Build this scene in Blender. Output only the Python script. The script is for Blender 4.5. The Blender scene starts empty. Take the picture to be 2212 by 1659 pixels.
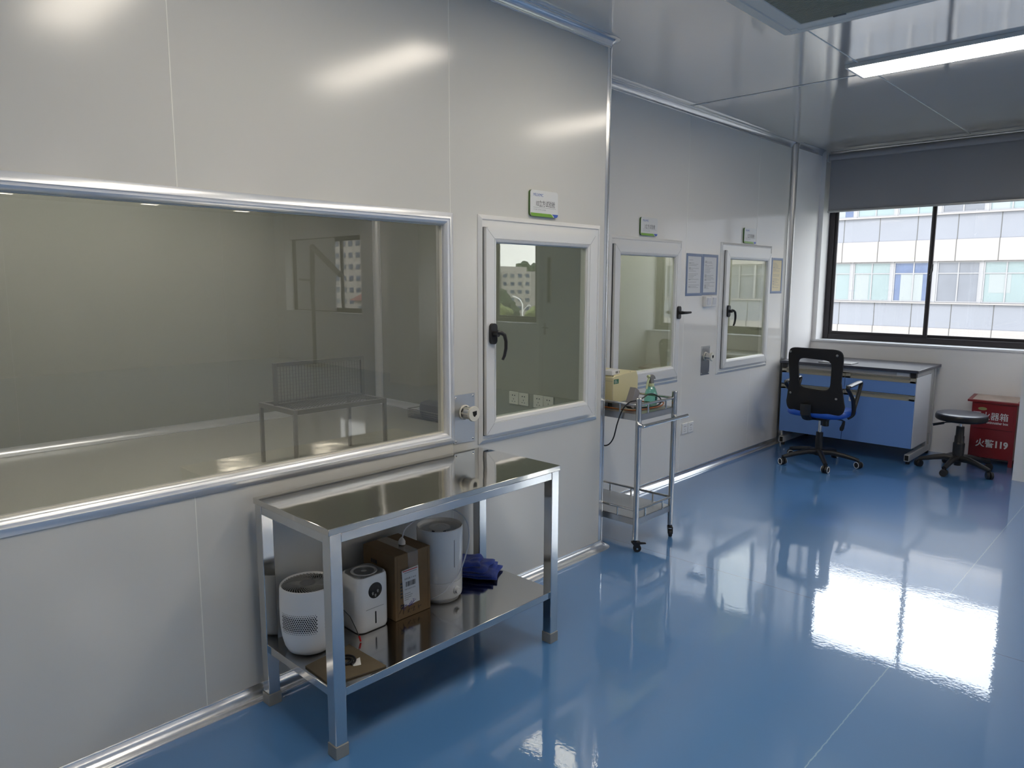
import bpy, bmesh, math, random
from math import pi, sin, cos, radians as RAD
from mathutils import Vector, Matrix, noise as mnoise

S = bpy.context.scene
C = S.collection
random.seed(7)

# ------------------------------------------------------------------ camera
FPX = 1564.46
YAW, PITCH, ROLL = .760734549, .139681764, .00303598628
cyw, syw, cp, sp = cos(YAW), sin(YAW), cos(PITCH), sin(PITCH)
fw = Vector((-syw * cp, cyw * cp, -sp))
r0 = Vector((cyw, syw, 0)); u0 = r0.cross(fw)
rr = r0 * cos(ROLL) + u0 * sin(ROLL); uu = rr.cross(fw)
cam = bpy.data.cameras.new('camera'); camo = bpy.data.objects.new('camera', cam); C.objects.link(camo)
mt = Matrix(((rr.x, uu.x, -fw.x), (rr.y, uu.y, -fw.y), (rr.z, uu.z, -fw.z))).to_4x4()
mt.translation = Vector((0, 0, 1.58)); camo.matrix_world = mt
cam.sensor_width = 36; cam.sensor_fit = 'HORIZONTAL'; cam.lens = FPX / 2212 * 36
cam.clip_start = .05; cam.clip_end = 600
S.camera = camo

# ------------------------------------------------------------------ world, sun, exposure
SKY = 3.2; SUN = 1.8; LED = 8.6; EXPOSURE = 1.0
w = bpy.data.worlds.new('sky'); S.world = w; w.use_nodes = True
nt = w.node_tree; nt.nodes.clear()
wo = nt.nodes.new('ShaderNodeOutputWorld'); bgn = nt.nodes.new('ShaderNodeBackground')
tc = nt.nodes.new('ShaderNodeTexCoord'); sx = nt.nodes.new('ShaderNodeSeparateXYZ'); cr = nt.nodes.new('ShaderNodeValToRGB')
nt.links.new(tc.outputs['Generated'], sx.inputs[0]); nt.links.new(sx.outputs['Z'], cr.inputs[0])
cr.color_ramp.elements[0].position = 0; cr.color_ramp.elements[0].color = (1.0, .985, .97, 1)
cr.color_ramp.elements[1].position = .75; cr.color_ramp.elements[1].color = (.82, .88, 1.0, 1)
nt.links.new(cr.outputs[0], bgn.inputs[0]); bgn.inputs[1].default_value = SKY
nt.links.new(bgn.outputs[0], wo.inputs[0])
sl = bpy.data.lights.new('sun', 'SUN'); sl.energy = SUN; sl.angle = RAD(1.0); sl.color = (1, .955, .89)
so = bpy.data.objects.new('sun', sl); C.objects.link(so)
so.rotation_euler = Vector((.35, .75, -.75)).to_track_quat('-Z', 'Y').to_euler()

for (px0, px1) in ((-2.84, -1.06), (1.88, 3.39), (6.0, 6.98)):      # light portals: they only guide sky sampling through the window openings
    pl_ = bpy.data.lights.new('window_portal', 'AREA'); pl_.shape = 'RECTANGLE'; pl_.size = px1 - px0; pl_.size_y = 1.3; pl_.cycles.is_portal = True
    po = bpy.data.objects.new('window_portal', pl_); C.objects.link(po); po.location = ((px0 + px1) / 2, 7.90, 1.71); po.rotation_euler = (-pi / 2, 0, 0)

S.view_settings.view_transform = 'Standard'
try: S.view_settings.look = 'None'
except Exception: pass
S.view_settings.exposure = EXPOSURE; S.view_settings.gamma = 1
S.view_settings.use_curve_mapping = False
cy = S.cycles
cy.use_denoising = True
try: cy.denoiser = 'OPENIMAGEDENOISE'
except Exception: pass
cy.max_bounces = 9; cy.diffuse_bounces = 5; cy.glossy_bounces = 5; cy.transmission_bounces = 6; cy.transparent_max_bounces = 12
cy.sample_clamp_indirect = 6; cy.caustics_reflective = False; cy.caustics_refractive = False
cy.use_adaptive_sampling = True; cy.adaptive_threshold = .02

# ------------------------------------------------------------------ materials
def lin(h):
    h = h.lstrip('#'); v = [int(h[i:i + 2], 16) / 255 for i in (0, 2, 4)]
    return tuple(x / 12.92 if x <= .04045 else ((x + .055) / 1.055) ** 2.4 for x in v) + (1,)
def mat(name, col, rough=.5, metal=0, coat=0, ior=1.5, bump=None, var=None, coat_rough=.03, emit=None, estr=1, alpha=None, aniso=0, spec=None, sheen=0, coat_ior=1.5):
    m = bpy.data.materials.new(name); m.use_nodes = True
    n = m.node_tree; b = n.nodes['Principled BSDF']
    if isinstance(col, str): col = lin(col)
    if len(col) == 3: col = tuple(col) + (1,)
    b.inputs['Base Color'].default_value = col; b.inputs['Roughness'].default_value = rough
    b.inputs['Metallic'].default_value = metal; b.inputs['IOR'].default_value = ior
    b.inputs['Coat Weight'].default_value = coat; b.inputs['Coat Roughness'].default_value = coat_rough
    b.inputs['Coat IOR'].default_value = coat_ior
    if aniso: b.inputs['Anisotropic'].default_value = aniso
    if sheen: b.inputs['Sheen Weight'].default_value = sheen
    if spec is not None: b.inputs['Specular IOR Level'].default_value = spec
    if emit: b.inputs['Emission Color'].default_value = emit; b.inputs['Emission Strength'].default_value = estr
    t = n.nodes.new('ShaderNodeTexCoord')
    if var:   # (scale, amount) gentle mottling of the base colour
        no = n.nodes.new('ShaderNodeTexNoise'); no.inputs['Scale'].default_value = var[0]; no.inputs['Detail'].default_value = 4
        mx = n.nodes.new('ShaderNodeMix'); mx.data_type = 'RGBA'
        n.links.new(t.outputs['Object'], no.inputs['Vector']); n.links.new(no.outputs['Fac'], mx.inputs[0])
        k = var[1]
        mx.inputs[6].default_value = tuple(c * (1 - k) for c in col[:3]) + (1,)
        mx.inputs[7].default_value = tuple(min(1, c * (1 + k)) for c in col[:3]) + (1,)
        n.links.new(mx.outputs[2], b.inputs['Base Color'])
    if bump:  # list of (scale, strength, distance)
        prev = None
        for sc_, st, di in (bump if isinstance(bump, list) else [bump]):
            no = n.nodes.new('ShaderNodeTexNoise'); no.inputs['Scale'].default_value = sc_; no.inputs['Detail'].default_value = 3
            bu = n.nodes.new('ShaderNodeBump'); bu.inputs['Strength'].default_value = st; bu.inputs['Distance'].default_value = di
            n.links.new(t.outputs['Object'], no.inputs['Vector']); n.links.new(no.outputs['Fac'], bu.inputs['Height'])
            if prev: n.links.new(prev.outputs[0], bu.inputs['Normal'])
            prev = bu
        n.links.new(prev.outputs[0], b.inputs['Normal'])
        n.links.new(prev.outputs[0], b.inputs['Coat Normal'])
    return m
def glass(name, tint, refl=.10, rough=0.0, rtint=(1, 1, 1, 1), wav=None, ior=1.5):
    m = bpy.data.materials.new(name); m.use_nodes = True
    n = m.node_tree; n.nodes.clear()
    o = n.nodes.new('ShaderNodeOutputMaterial'); mx = n.nodes.new('ShaderNodeMixShader')
    tr = n.nodes.new('ShaderNodeBsdfTransparent'); gl = n.nodes.new('ShaderNodeBsdfGlossy')
    fr = n.nodes.new('ShaderNodeFresnel'); ma = n.nodes.new('ShaderNodeMath'); ma.operation = 'MULTIPLY'
    tr.inputs[0].default_value = tuple(tint) + (1,) if len(tint) == 3 else tint
    gl.inputs['Color'].default_value = rtint; gl.inputs['Roughness'].default_value = rough
    ge = n.nodes.new('ShaderNodeNewGeometry'); mr = n.nodes.new('ShaderNodeMapRange')   # same reflectance from both sides of the sheet
    mr.inputs['To Min'].default_value = ior; mr.inputs['To Max'].default_value = 1 / ior
    n.links.new(ge.outputs['Backfacing'], mr.inputs['Value']); n.links.new(mr.outputs[0], fr.inputs[0]); ma.inputs[1].default_value = refl
    if wav:
        t = n.nodes.new('ShaderNodeTexCoord'); no = n.nodes.new('ShaderNodeTexNoise'); bu = n.nodes.new('ShaderNodeBump')
        no.inputs['Scale'].default_value = wav[0]; bu.inputs['Strength'].default_value = wav[1]; bu.inputs['Distance'].default_value = .01
        n.links.new(t.outputs['Object'], no.inputs[0]); n.links.new(no.outputs[0], bu.inputs['Height']); n.links.new(bu.outputs[0], gl.inputs['Normal'])
    n.links.new(fr.outputs[0], ma.inputs[0]); ma.use_clamp = True; n.links.new(ma.outputs[0], mx.inputs[0])
    n.links.new(tr.outputs[0], mx.inputs[1]); n.links.new(gl.outputs[0], mx.inputs[2]); n.links.new(mx.outputs[0], o.inputs[0])
    return m

M = {}
M['panel'] = mat('wall_panel', (.69, .68, .64), .165, ior=1.52, bump=(1.1, .03, .03))
M['panel_far'] = mat('wall_panel_glossy', (.84, .82, .775), .095, ior=1.65, bump=(.9, .04, .02))
M['ceiling'] = mat('ceiling_panel', (.92, .88, .82), .075, .42, ior=1.9, bump=(1.3, .10, .02))
M['seam'] = mat('seam_sealant', (.90, .89, .83), .5)
M['seam_c'] = mat('chamber_seam', (.46, .46, .42), .45)
M['seam_dark'] = mat('seam_gap', (.12, .12, .12), .6)
M['white'] = mat('white_plaster', (.88, .87, .87), .62, bump=(60, .06, .003), var=(4, .03))
M['whiteg'] = mat('white_enamel', (.72, .73, .75), .35)
M['alu'] = mat('anodised_aluminium', (.84, .85, .87), .33, .6, bump=(35, .05, .002))
M['alu_b'] = mat('bright_aluminium', (.86, .87, .88), .22, .85, bump=(3, .15, .004))
M['alu_w'] = mat('satin_aluminium_frame', (.80, .80, .79), .36, .15, ior=1.5, bump=(60, .03, .001))
M['steel'] = mat('polished_stainless', (.64, .62, .57), .07, 1, bump=[(2.2, .16, .02), (90, .02, .001)])
M['steel_leg'] = mat('stainless_tube', (.62, .63, .63), .12, 1, bump=(9, .05, .003))
M['steel_shelf'] = mat('stainless_shelf', (.63, .62, .60), .12, 1, bump=[(3, .08, .01), (120, .03, .001)])
M['steel_dk'] = mat('dull_stainless', (.36, .355, .33), .4, .6)
M['steel_br'] = mat('brushed_stainless', (.50, .51, .52), .34, 1, bump=(80, .05, .001))
M['chrome'] = mat('chrome', (.62, .62, .61), .13, 1)
M['cap'] = mat('grey_foot_cap', (.28, .28, .26), .45, .3)
M['black'] = mat('black_plastic', (.012, .012, .014), .42)
M['blackg'] = mat('black_gloss', (.008, .008, .01), .38, spec=.3)
M['mesh_black'] = mat('black_mesh_fabric', (.009, .009, .011), .85)
M['rubber'] = mat('rubber', (.02, .02, .02), .7)
M['whitep'] = mat('white_plastic', (.84, .83, .81), .35)
M['whitep2'] = mat('white_plastic_gloss', (.86, .85, .83), .22, coat=.3)
M['greyp'] = mat('grey_plastic', (.22, .22, .22), .45)
M['offwhite'] = mat('cream_plastic', (.78, .76, .68), .4)
M['dark'] = mat('dark_void', (.01, .01, .01), .9)
M['blue'] = mat('blue_laminate', (.16, .31, .66), .42, var=(3, .04))
M['lam_w'] = mat('light_grey_laminate', (.72, .73, .76), .4)
M['cream'] = mat('cream_edge', (.38, .36, .29), .45)
M['bench'] = mat('dark_worktop', (.045, .05, .07), .3, ior=1.6, bump=(300, .02, .001))
M['tubew'] = mat('painted_steel_tube', (.50, .50, .49), .45)
M['blueseat'] = mat('blue_vinyl', (.015, .10, .52), .36, bump=(300, .02, .001))
M['greyseat'] = mat('dark_blue_vinyl', (.035, .04, .065), .3)
M['red'] = mat('red_paint', (.24, .010, .014), .36, coat=.3, var=(6, .12))
M['card'] = mat('cardboard', (.20, .125, .06), .8, var=(12, .12), bump=(90, .05, .001))
M['card_in'] = mat('cardboard_edge', (.12, .075, .035), .85)
M['tape'] = glass('clear_tape', (.92, .88, .80), refl=1.3, rough=.12, wav=(30, .4))
M['mdf'] = mat('brown_hardboard', (.115, .09, .055), .6, var=(25, .15), bump=(120, .05, .001))
M['paper'] = mat('paper', (.76, .77, .78), .7)
M['paper_c'] = mat('cream_paper', (.78, .68, .46), .7)
M['ink'] = mat('black_ink', (.03, .03, .035), .7)
M['ink_g'] = mat('grey_ink', (.35, .35, .36), .7)
M['ink_b'] = mat('blue_ink', (.015, .02, .28), .6)
M['ink_r'] = mat('red_ink', (.5, .06, .05), .6)
M['logo'] = mat('blue_print', (.02, .10, .42), .5)
M['green'] = mat('green_acrylic', (.20, .42, .04), .3, coat=.3)
M['signblue'] = mat('blue_acrylic', (.05, .12, .50), .3)
M['signw'] = mat('white_acrylic', (.76, .77, .76), .25)
M['pframe'] = mat('blue_grey_frame', (.20, .26, .40), .35)
M['cloth'] = mat('blue_towel', (.010, .042, .32), .95, sheen=.3, bump=[(240, .5, .004), (18, .4, .01)])
M['blind'] = mat('grey_blind_fabric', (.34, .345, .365), .8, bump=(400, .04, .001))
M['wframe'] = mat('dark_bronze_frame', (.035, .03, .034), .35, .3)
M['paleyel'] = mat('cream_enamel', (.74, .68, .42), .4)
M['greenlab'] = mat('green_label', (.03, .16, .10), .4)
M['orange'] = mat('orange_hose', (.32, .10, .025), .4)
M['redc'] = mat('red_connector', (.55, .02, .02), .4)
M['bott'] = glass('green_clear_plastic', (.50, .84, .74), refl=1.6, rough=.05)
M['spr_g'] = mat('pale_green_plastic', (.55, .62, .38), .4)
M['cabg'] = mat('chamber_panel', (.42, .425, .385), .34)
M['cabf'] = mat('chamber_floor', (.46, .455, .405), .25, ior=1.6)
M['led'] = mat('led_diffuser', (.9, .9, .88), .5, emit=(1, .905, .765, 1), estr=LED)
M['led_fill'] = mat('chamber_fill_diffuser', (.9, .9, .85), .5, emit=(1, .97, .91, 1), estr=13)  # glow of the lamps added inside the chambers
M['acw'] = mat('air_conditioner_white', (.88, .84, .76), .45)
M['acg'] = mat('filter_grille', (.42, .40, .31), .6)
M['facw'] = mat('facade_white_panel', (0.216, 0.202, 0.197), .85, var=(.7, .04), spec=.15)
M['facg'] = mat('facade_grey_panel', (0.146, 0.153, 0.175), .8, var=(.6, .10), spec=.2)
M['facf'] = mat('facade_frame', (0.162, 0.162, 0.173), .5)
M['fjoint'] = mat('facade_joint', (0.054, 0.054, 0.054), .8)
M['fg_teal'] = mat('facade_glass_teal', (0.113, 0.149, 0.157), .4, ior=1.5, var=(1.1, .16))
M['fg_blue'] = mat('facade_glass_blue', (0.0378, 0.0594, 0.119), .4, ior=1.5, var=(2.5, .4))
M['fg_grey'] = mat('facade_glass_grey', (0.081, 0.0886, 0.108), .4, ior=1.5, var=(1.6, .25))
M['curt'] = mat('pale_curtain', (0.162, 0.178, 0.184), .8)
M['bld'] = mat('pale_building_wall', (0.367, 0.335, 0.308), .8)
M['roofr'] = mat('red_roof', (0.16, 0.04, 0.03), .7)
M['ground'] = mat('ground_soil', (0.09, 0.1, 0.07), .9, var=(.05, .3))
M['leaf'] = mat('tree_leaves', (0.03, 0.055, 0.02), .8, var=(2, .5), bump=(6, .8, .2))
M['leafy'] = mat('yellow_green_leaves', (0.16, 0.19, 0.055), .8, var=(2, .4), bump=(6, .8, .2))
M['bark'] = mat('bark', (.12, .09, .06), .9)
M['pane'] = glass('clear_window_glass', (.97, .985, .98), refl=1.0)
M['tint'] = glass('observation_glass', (.82, .815, .785), refl=1.3)
M['tint2'] = glass('door_glass', (.82, .85, .80), refl=1.55, wav=(1.5, .025))

# blue epoxy floor: colour, wear marks, panel joints
def floor_mat():
    m = mat('blue_epoxy_floor', (.045, .155, .40), .30, ior=1.5, coat=1, coat_rough=.028, coat_ior=1.85)
    n = m.node_tree; b = n.nodes['Principled BSDF']; L = n.links
    t = n.nodes.new('ShaderNodeTexCoord'); sep = n.nodes.new('ShaderNodeSeparateXYZ'); L.new(t.outputs['Object'], sep.inputs[0])
    def math_(op, a, v=None):
        q = n.nodes.new('ShaderNodeMath'); q.operation = op; L.new(a, q.inputs[0])
        if v is not None:
            if hasattr(v, 'is_linked'): L.new(v, q.inputs[1])
            else: q.inputs[1].default_value = v
        return q.outputs[0]
    nz = n.nodes.new('ShaderNodeTexNoise'); nz.inputs['Scale'].default_value = 40; L.new(t.outputs['Object'], nz.inputs[0])
    wob = math_('MULTIPLY', math_('SUBTRACT', nz.outputs['Fac'], .5), .008)
    lx = math_('LESS_THAN', math_('ABSOLUTE', math_('ADD', math_('SUBTRACT', sep.outputs['X'], -.806), wob)), .0022)
    ly = math_('LESS_THAN', math_('ABSOLUTE', math_('ADD', math_('SUBTRACT', sep.outputs['Y'], 3.568), wob)), .0022)
    n2 = n.nodes.new('ShaderNodeTexNoise'); n2.inputs['Scale'].default_value = .9; n2.inputs['Detail'].default_value = 3; L.new(t.outputs['Object'], n2.inputs[0])
    base = n.nodes.new('ShaderNodeMix'); base.data_type = 'RGBA'; L.new(n2.outputs['Fac'], base.inputs[0])
    base.inputs[6].default_value = (.078, .215, .48, 1); base.inputs[7].default_value = (.096, .255, .55, 1)
    m1 = n.nodes.new('ShaderNodeMix'); m1.data_type = 'RGBA'; L.new(ly, m1.inputs[0]); L.new(base.outputs[2], m1.inputs[6]); m1.inputs[7].default_value = (.03, .08, .2, 1)
    m2 = n.nodes.new('ShaderNodeMix'); m2.data_type = 'RGBA'; L.new(lx, m2.inputs[0]); L.new(m1.outputs[2], m2.inputs[6]); m2.inputs[7].default_value = (.25, .42, .62, 1)
    L.new(m2.outputs[2], b.inputs['Base Color'])
    na = n.nodes.new('ShaderNodeTexNoise'); na.inputs['Scale'].default_value = 5; na.inputs['Detail'].default_value = 2; L.new(t.outputs['Object'], na.inputs[0])
    nb = n.nodes.new('ShaderNodeTexNoise'); nb.inputs['Scale'].default_value = 60; nb.inputs['Detail'].default_value = 2; L.new(t.outputs['Object'], nb.inputs[0])
    b1 = n.nodes.new('ShaderNodeBump'); b1.inputs['Strength'].default_value = .06; b1.inputs['Distance'].default_value = .01; L.new(na.outputs['Fac'], b1.inputs['Height'])
    b2 = n.nodes.new('ShaderNodeBump'); b2.inputs['Strength'].default_value = .07; b2.inputs['Distance'].default_value = .002; L.new(nb.outputs['Fac'], b2.inputs['Height']); L.new(b1.outputs[0], b2.inputs['Normal'])
    L.new(b2.outputs[0], b.inputs['Coat Normal'])
    return m
M['floor'] = floor_mat()

# ------------------------------------------------------------------ mesh helpers
class B:
    """collects shapes (world coordinates of the thing's frame) into one mesh"""
    def __init__(s): s.v = []; s.f = []; s.mi = []; s.m = 0
    def add(s, vs, fs):
        o = len(s.v); s.v += [tuple(x) for x in vs]; s.f += [tuple(i + o for i in f) for f in fs]; s.mi += [s.m] * len(fs); return s
    def box(s, x0, x1, y0, y1, z0, z1):
        x0, x1 = min(x0, x1), max(x0, x1); y0, y1 = min(y0, y1), max(y0, y1); z0, z1 = min(z0, z1), max(z0, z1)
        return s.add([(x0, y0, z0), (x1, y0, z0), (x1, y1, z0), (x0, y1, z0), (x0, y0, z1), (x1, y0, z1), (x1, y1, z1), (x0, y1, z1)],
                     [(3, 2, 1, 0), (4, 5, 6, 7), (0, 1, 5, 4), (1, 2, 6, 5), (2, 3, 7, 6), (3, 0, 4, 7)])
    def obox(s, c, ax, ay, az):   # oriented box: centre and three half-axis vectors
        c, ax, ay, az = map(Vector, (c, ax, ay, az)); vs = []
        for k in (-1, 1):
            for (i, j) in ((-1, -1), (1, -1), (1, 1), (-1, 1)): vs.append(c + ax * i + ay * j + az * k)
        return s.add(vs, [(3, 2, 1, 0), (4, 5, 6, 7), (0, 1, 5, 4), (1, 2, 6, 5), (2, 3, 7, 6), (3, 0, 4, 7)])
    def prism(s, pts, d):         # closed 3-D polygon pushed along d
        n = len(pts); d = Vector(d); a = [Vector(p) for p in pts]; vs = a + [p + d for p in a]
        return s.add(vs, [tuple(range(n))[::-1], tuple(range(n, 2 * n))] + [(i, (i + 1) % n, n + (i + 1) % n, n + i) for i in range(n)])
    def cyl(s, p0, p1, r0_, r1_=None, n=20, cap=True):
        r1_ = r0_ if r1_ is None else r1_; p0, p1 = Vector(p0), Vector(p1); d = (p1 - p0).normalized()
        a = d.orthogonal().normalized(); b = d.cross(a); vs = []
        for p, r in ((p0, r0_), (p1, r1_)):
            for i in range(n):
                t = 2 * pi * i / n; vs.append(p + a * (r * cos(t)) + b * (r * sin(t)))
        fs = [(i, (i + 1) % n, n + (i + 1) % n, n + i) for i in range(n)]
        if cap: fs += [tuple(range(n))[::-1], tuple(range(n, 2 * n))]
        return s.add(vs, fs)
    def lathe(s, prof, c=(0, 0, 0), n=32, axis='Z', a0=0, a1=2 * pi):
        full = abs(a1 - a0 - 2 * pi) < 1e-6; m = n if full else n + 1; vs = []
        for (r, z) in prof:
            for i in range(m):
                t = a0 + (a1 - a0) * i / n; p = (r * cos(t), r * sin(t), z)
                if axis == 'X': p = (z, r * cos(t), r * sin(t))
                if axis == 'Y': p = (r * sin(t), z, r * cos(t))
                vs.append((p[0] + c[0], p[1] + c[1], p[2] + c[2]))
        fs = []
        for k in range(len(prof) - 1):
            for i in range(n):
                j = (i + 1) % m; fs.append((k * m + i, k * m + j, (k + 1) * m + j, (k + 1) * m + i))
        return s.add(vs, fs)
    def tube(s, path, r, n=10, closed=False, flat=None):
        P = [Vector(p) for p in path]; N = len(P); vs = []; up = None
        for i, p in enumerate(P):
            if closed: t = (P[(i + 1) % N] - P[i - 1]).normalized()
            else: t = (P[min(i + 1, N - 1)] - P[max(i - 1, 0)]).normalized()
            if up is None: up = t.orthogonal().normalized() if flat is None else (Vector(flat) - t * t.dot(Vector(flat))).normalized()
            up = (up - t * up.dot(t)); up = up.normalized() if up.length > 1e-6 else t.orthogonal().normalized()
            b = t.cross(up); rr_ = r[i] if isinstance(r, (list, tuple)) and not isinstance(r[0], str) else r
            ra, rb = rr_ if isinstance(rr_, tuple) else (rr_, rr_)
            for k in range(n):
                a = 2 * pi * k / n; vs.append(p + up * (ra * cos(a)) + b * (rb * sin(a)))
        fs = []
        for i in range(N if closed else N - 1):
            j = (i + 1) % N
            for k in range(n): q = (k + 1) % n; fs.append((i * n + k, i * n + q, j * n + q, j * n + k))
        if not closed: fs += [tuple(range(n))[::-1], tuple(range((N - 1) * n, N * n))]
        return s.add(vs, fs)
    def loft(s, rings, cap=True, closed=False):
        n = len(rings[0]); vs = [p for r in rings for p in r]; fs = []; N = len(rings)
        for i in range(N if closed else N - 1):
            j = (i + 1) % N
            for k in range(n): q = (k + 1) % n; fs.append((i * n + k, i * n + q, j * n + q, j * n + k))
        if cap and not closed: fs += [tuple(range(n))[::-1], tuple(range((N - 1) * n, N * n))]
        return s.add(vs, fs)
    def grid(s, fn, nu, nv):
        vs = [fn(i / nu, j / nv) for j in range(nv + 1) for i in range(nu + 1)]
        return s.add(vs, [(j * (nu + 1) + i, j * (nu + 1) + i + 1, (j + 1) * (nu + 1) + i + 1, (j + 1) * (nu + 1) + i) for j in range(nv) for i in range(nu)])
    def build(s, name, mats, parent=None, base=None, bevel=0, smooth=35, seg=2, wn=False):
        if not isinstance(mats, (list, tuple)): mats = [mats]
        off = Vector(base) if base is not None else Vector((0, 0, 0))
        if parent is not None and base is None:
            q = parent
            while q is not None: off += Vector(q.location); q = q.parent
        me = bpy.data.meshes.new(name)
        me.from_pydata([(x[0] - off.x, x[1] - off.y, x[2] - off.z) for x in s.v], [], s.f)
        for m_ in mats: me.materials.append(M[m_] if isinstance(m_, str) else m_)
        me.polygons.foreach_set('material_index', s.mi)
        bm = bmesh.new(); bm.from_mesh(me); bmesh.ops.recalc_face_normals(bm, faces=bm.faces); bm.to_mesh(me); bm.free()
        if smooth:
            me.polygons.foreach_set('use_smooth', [True] * len(me.polygons)); me.set_sharp_from_angle(angle=RAD(smooth))
        o = bpy.data.objects.new(name, me); C.objects.link(o)
        if parent is not None: o.parent = parent
        elif base is not None: o.location = off
        if bevel:
            md = o.modifiers.new('bevel', 'BEVEL'); md.width = bevel; md.segments = seg; md.limit_method = 'ANGLE'; md.angle_limit = RAD(40)
        return o

def tag(o, label=None, cat=None, group=None, kind=None):
    if label: o['label'] = label
    if cat: o['category'] = cat
    if group: o['group'] = group
    if kind: o['kind'] = kind
    return o
def thing(name, label, cat, loc=(0, 0, 0), rotz=0, group=None, kind=None):
    o = bpy.data.objects.new(name, None); C.objects.link(o); o.location = loc; o.rotation_euler = (0, 0, rotz); o.empty_display_size = .05
    return tag(o, label, cat, group, kind)
def struct(b, name, m, label=None, **k):
    return tag(b.build(name, m, **k), label, None, None, 'structure')
def dup(root, loc=None, rotz=None, label=None, group=None):
    def cp(o, par):
        c = o.copy(); C.objects.link(c); c.parent = par
        for ch in o.children: cp(ch, c)
        return c
    r = cp(root, root.parent)
    if loc is not None: r.location = loc
    if rotz is not None: r.rotation_euler = (0, 0, rotz)
    if label: r['label'] = label
    if group: r['group'] = group
    return r
def rrect(y0, y1, z0, z1, r, n=5):
    pts = []
    for (cy_, cz_, a) in ((y1 - r, z1 - r, 0), (y0 + r, z1 - r, 90), (y0 + r, z0 + r, 180), (y1 - r, z0 + r, 270)):
        for i in range(n + 1):
            t = RAD(a + 90 * i / n); pts.append((cy_ + r * cos(t), cz_ + r * sin(t)))
    return pts
def text_mesh(name, body, size, mt_, parent, loc, rot, align='LEFT', sx=1, extr=0, bold=0):
    cu = bpy.data.curves.new(name, 'FONT'); cu.body = body; cu.size = size; cu.align_x = align; cu.extrude = extr; cu.offset = bold
    cu.resolution_u = 3
    t = bpy.data.objects.new(name, cu); C.objects.link(t); bpy.context.view_layer.update()
    me = bpy.data.meshes.new_from_object(t.evaluated_get(bpy.context.evaluated_depsgraph_get()))
    C.objects.unlink(t); bpy.data.objects.remove(t); me.materials.clear(); me.materials.append(M[mt_])
    o = bpy.data.objects.new(name, me); C.objects.link(o)
    off = Vector((0, 0, 0)); q = parent
    while q is not None: off += Vector(q.location); q = q.parent
    o.parent = parent; o.location = Vector(loc) - off; o.rotation_euler = rot; o.scale = (sx, 1, 1)
    return o
RX = (pi / 2, 0, pi / 2)      # text on a wall that faces +X
RY = (pi / 2, 0, 0)           # text on a face that looks to -Y

def cove(p0, p1, a, b, r, lip=.004, n=8):
    """concave quarter cove along the corner line p0-p1; a and b point away from the corner along the two surfaces"""
    p0, p1, a, b = map(Vector, (p0, p1, a, b)); pts = [p0, p0 + a * (r + lip), p0 + a * (r + lip) + b * .003]
    for i in range(n + 1):
        t = pi / 2 * i / n; pts.append(p0 + a * (r - r * sin(t) + .002) + b * (r - r * cos(t) + .002))
    pts += [p0 + b * (r + lip) + a * .003, p0 + b * (r + lip)]
    s = B(); s.prism(pts, p1 - p0); return s
def frame_x(X, y0, y1, z0, z1, prof):
    """mitred frame on a wall plane x = X; prof = [(inset, stand-off), ...]"""
    rings = [[(X + o, y0 + u, z0 + u), (X + o, y1 - u, z0 + u), (X + o, y1 - u, z1 - u), (X + o, y0 + u, z1 - u)] for u, o in prof]
    s = B(); s.loft(rings, cap=False); return s

# ------------------------------------------------------------------ room shell
W1, W2, CZ, R = -2.494, -2.99, 2.897, .046
YE = 3.43            # where the near partition ends
YW, YG = 7.62, 7.84  # wall face under the window, plane of the window
XR, YB = 9.0, -3.2

b = B(); b.box(-3.2, XR, YB, YW + .02, -.12, 0); b.box(-3.2, XR, YW + .02, YG + .3, -.12, -.001)
struct(b, 'floor', 'floor', smooth=0)
b = B(); b.box(-3.2, XR, YB, YG + .3, CZ, CZ + .15); struct(b, 'ceiling', 'ceiling', smooth=0)

BW = dict(y0=-.75, y1=2.228, z0=.832, z1=1.888)          # big observation window, outer edge of its frame
D1 = dict(y0=2.382, y1=3.325, z0=.797, z1=1.893)
D2 = dict(y0=4.095, y1=5.045, z0=.800, z1=1.902)
D3 = dict(y0=5.672, y1=6.652, z0=.800, z1=1.918)
def wall_with_holes(X, t, y0, y1, holes, m, name):
    s = B(); ys = y0; e = .02
    for h in holes:
        s.box(X - t, X, ys, h['y0'] + e, 0, CZ)
        s.box(X - t, X, h['y0'] + e, h['y1'] - e, 0, h['z0'] + e)
        s.box(X - t, X, h['y0'] + e, h['y1'] - e, h['z1'] - e, CZ); ys = h['y1'] - e
    s.box(X - t, X, ys, y1, 0, CZ)
    return struct(s, name, m, smooth=0)
wall_with_holes(W1, .05, YB, YE - .03, [BW, D1], 'panel', 'wall_left')
wall_with_holes(W2, .05, YE - .03, 7.03, [D2, D3], 'panel_far', 'wall_recess')
b = B(); b.box(W2 - .05, W1 - .03, YE - .05, YE, 0, CZ); struct(b, 'wall_return', 'panel', smooth=0)
b = B(); b.box(-3.2, -2.945, 7.03, YG + .3, 0, CZ); struct(b, 'wall_pier', 'white', smooth=0)
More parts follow.
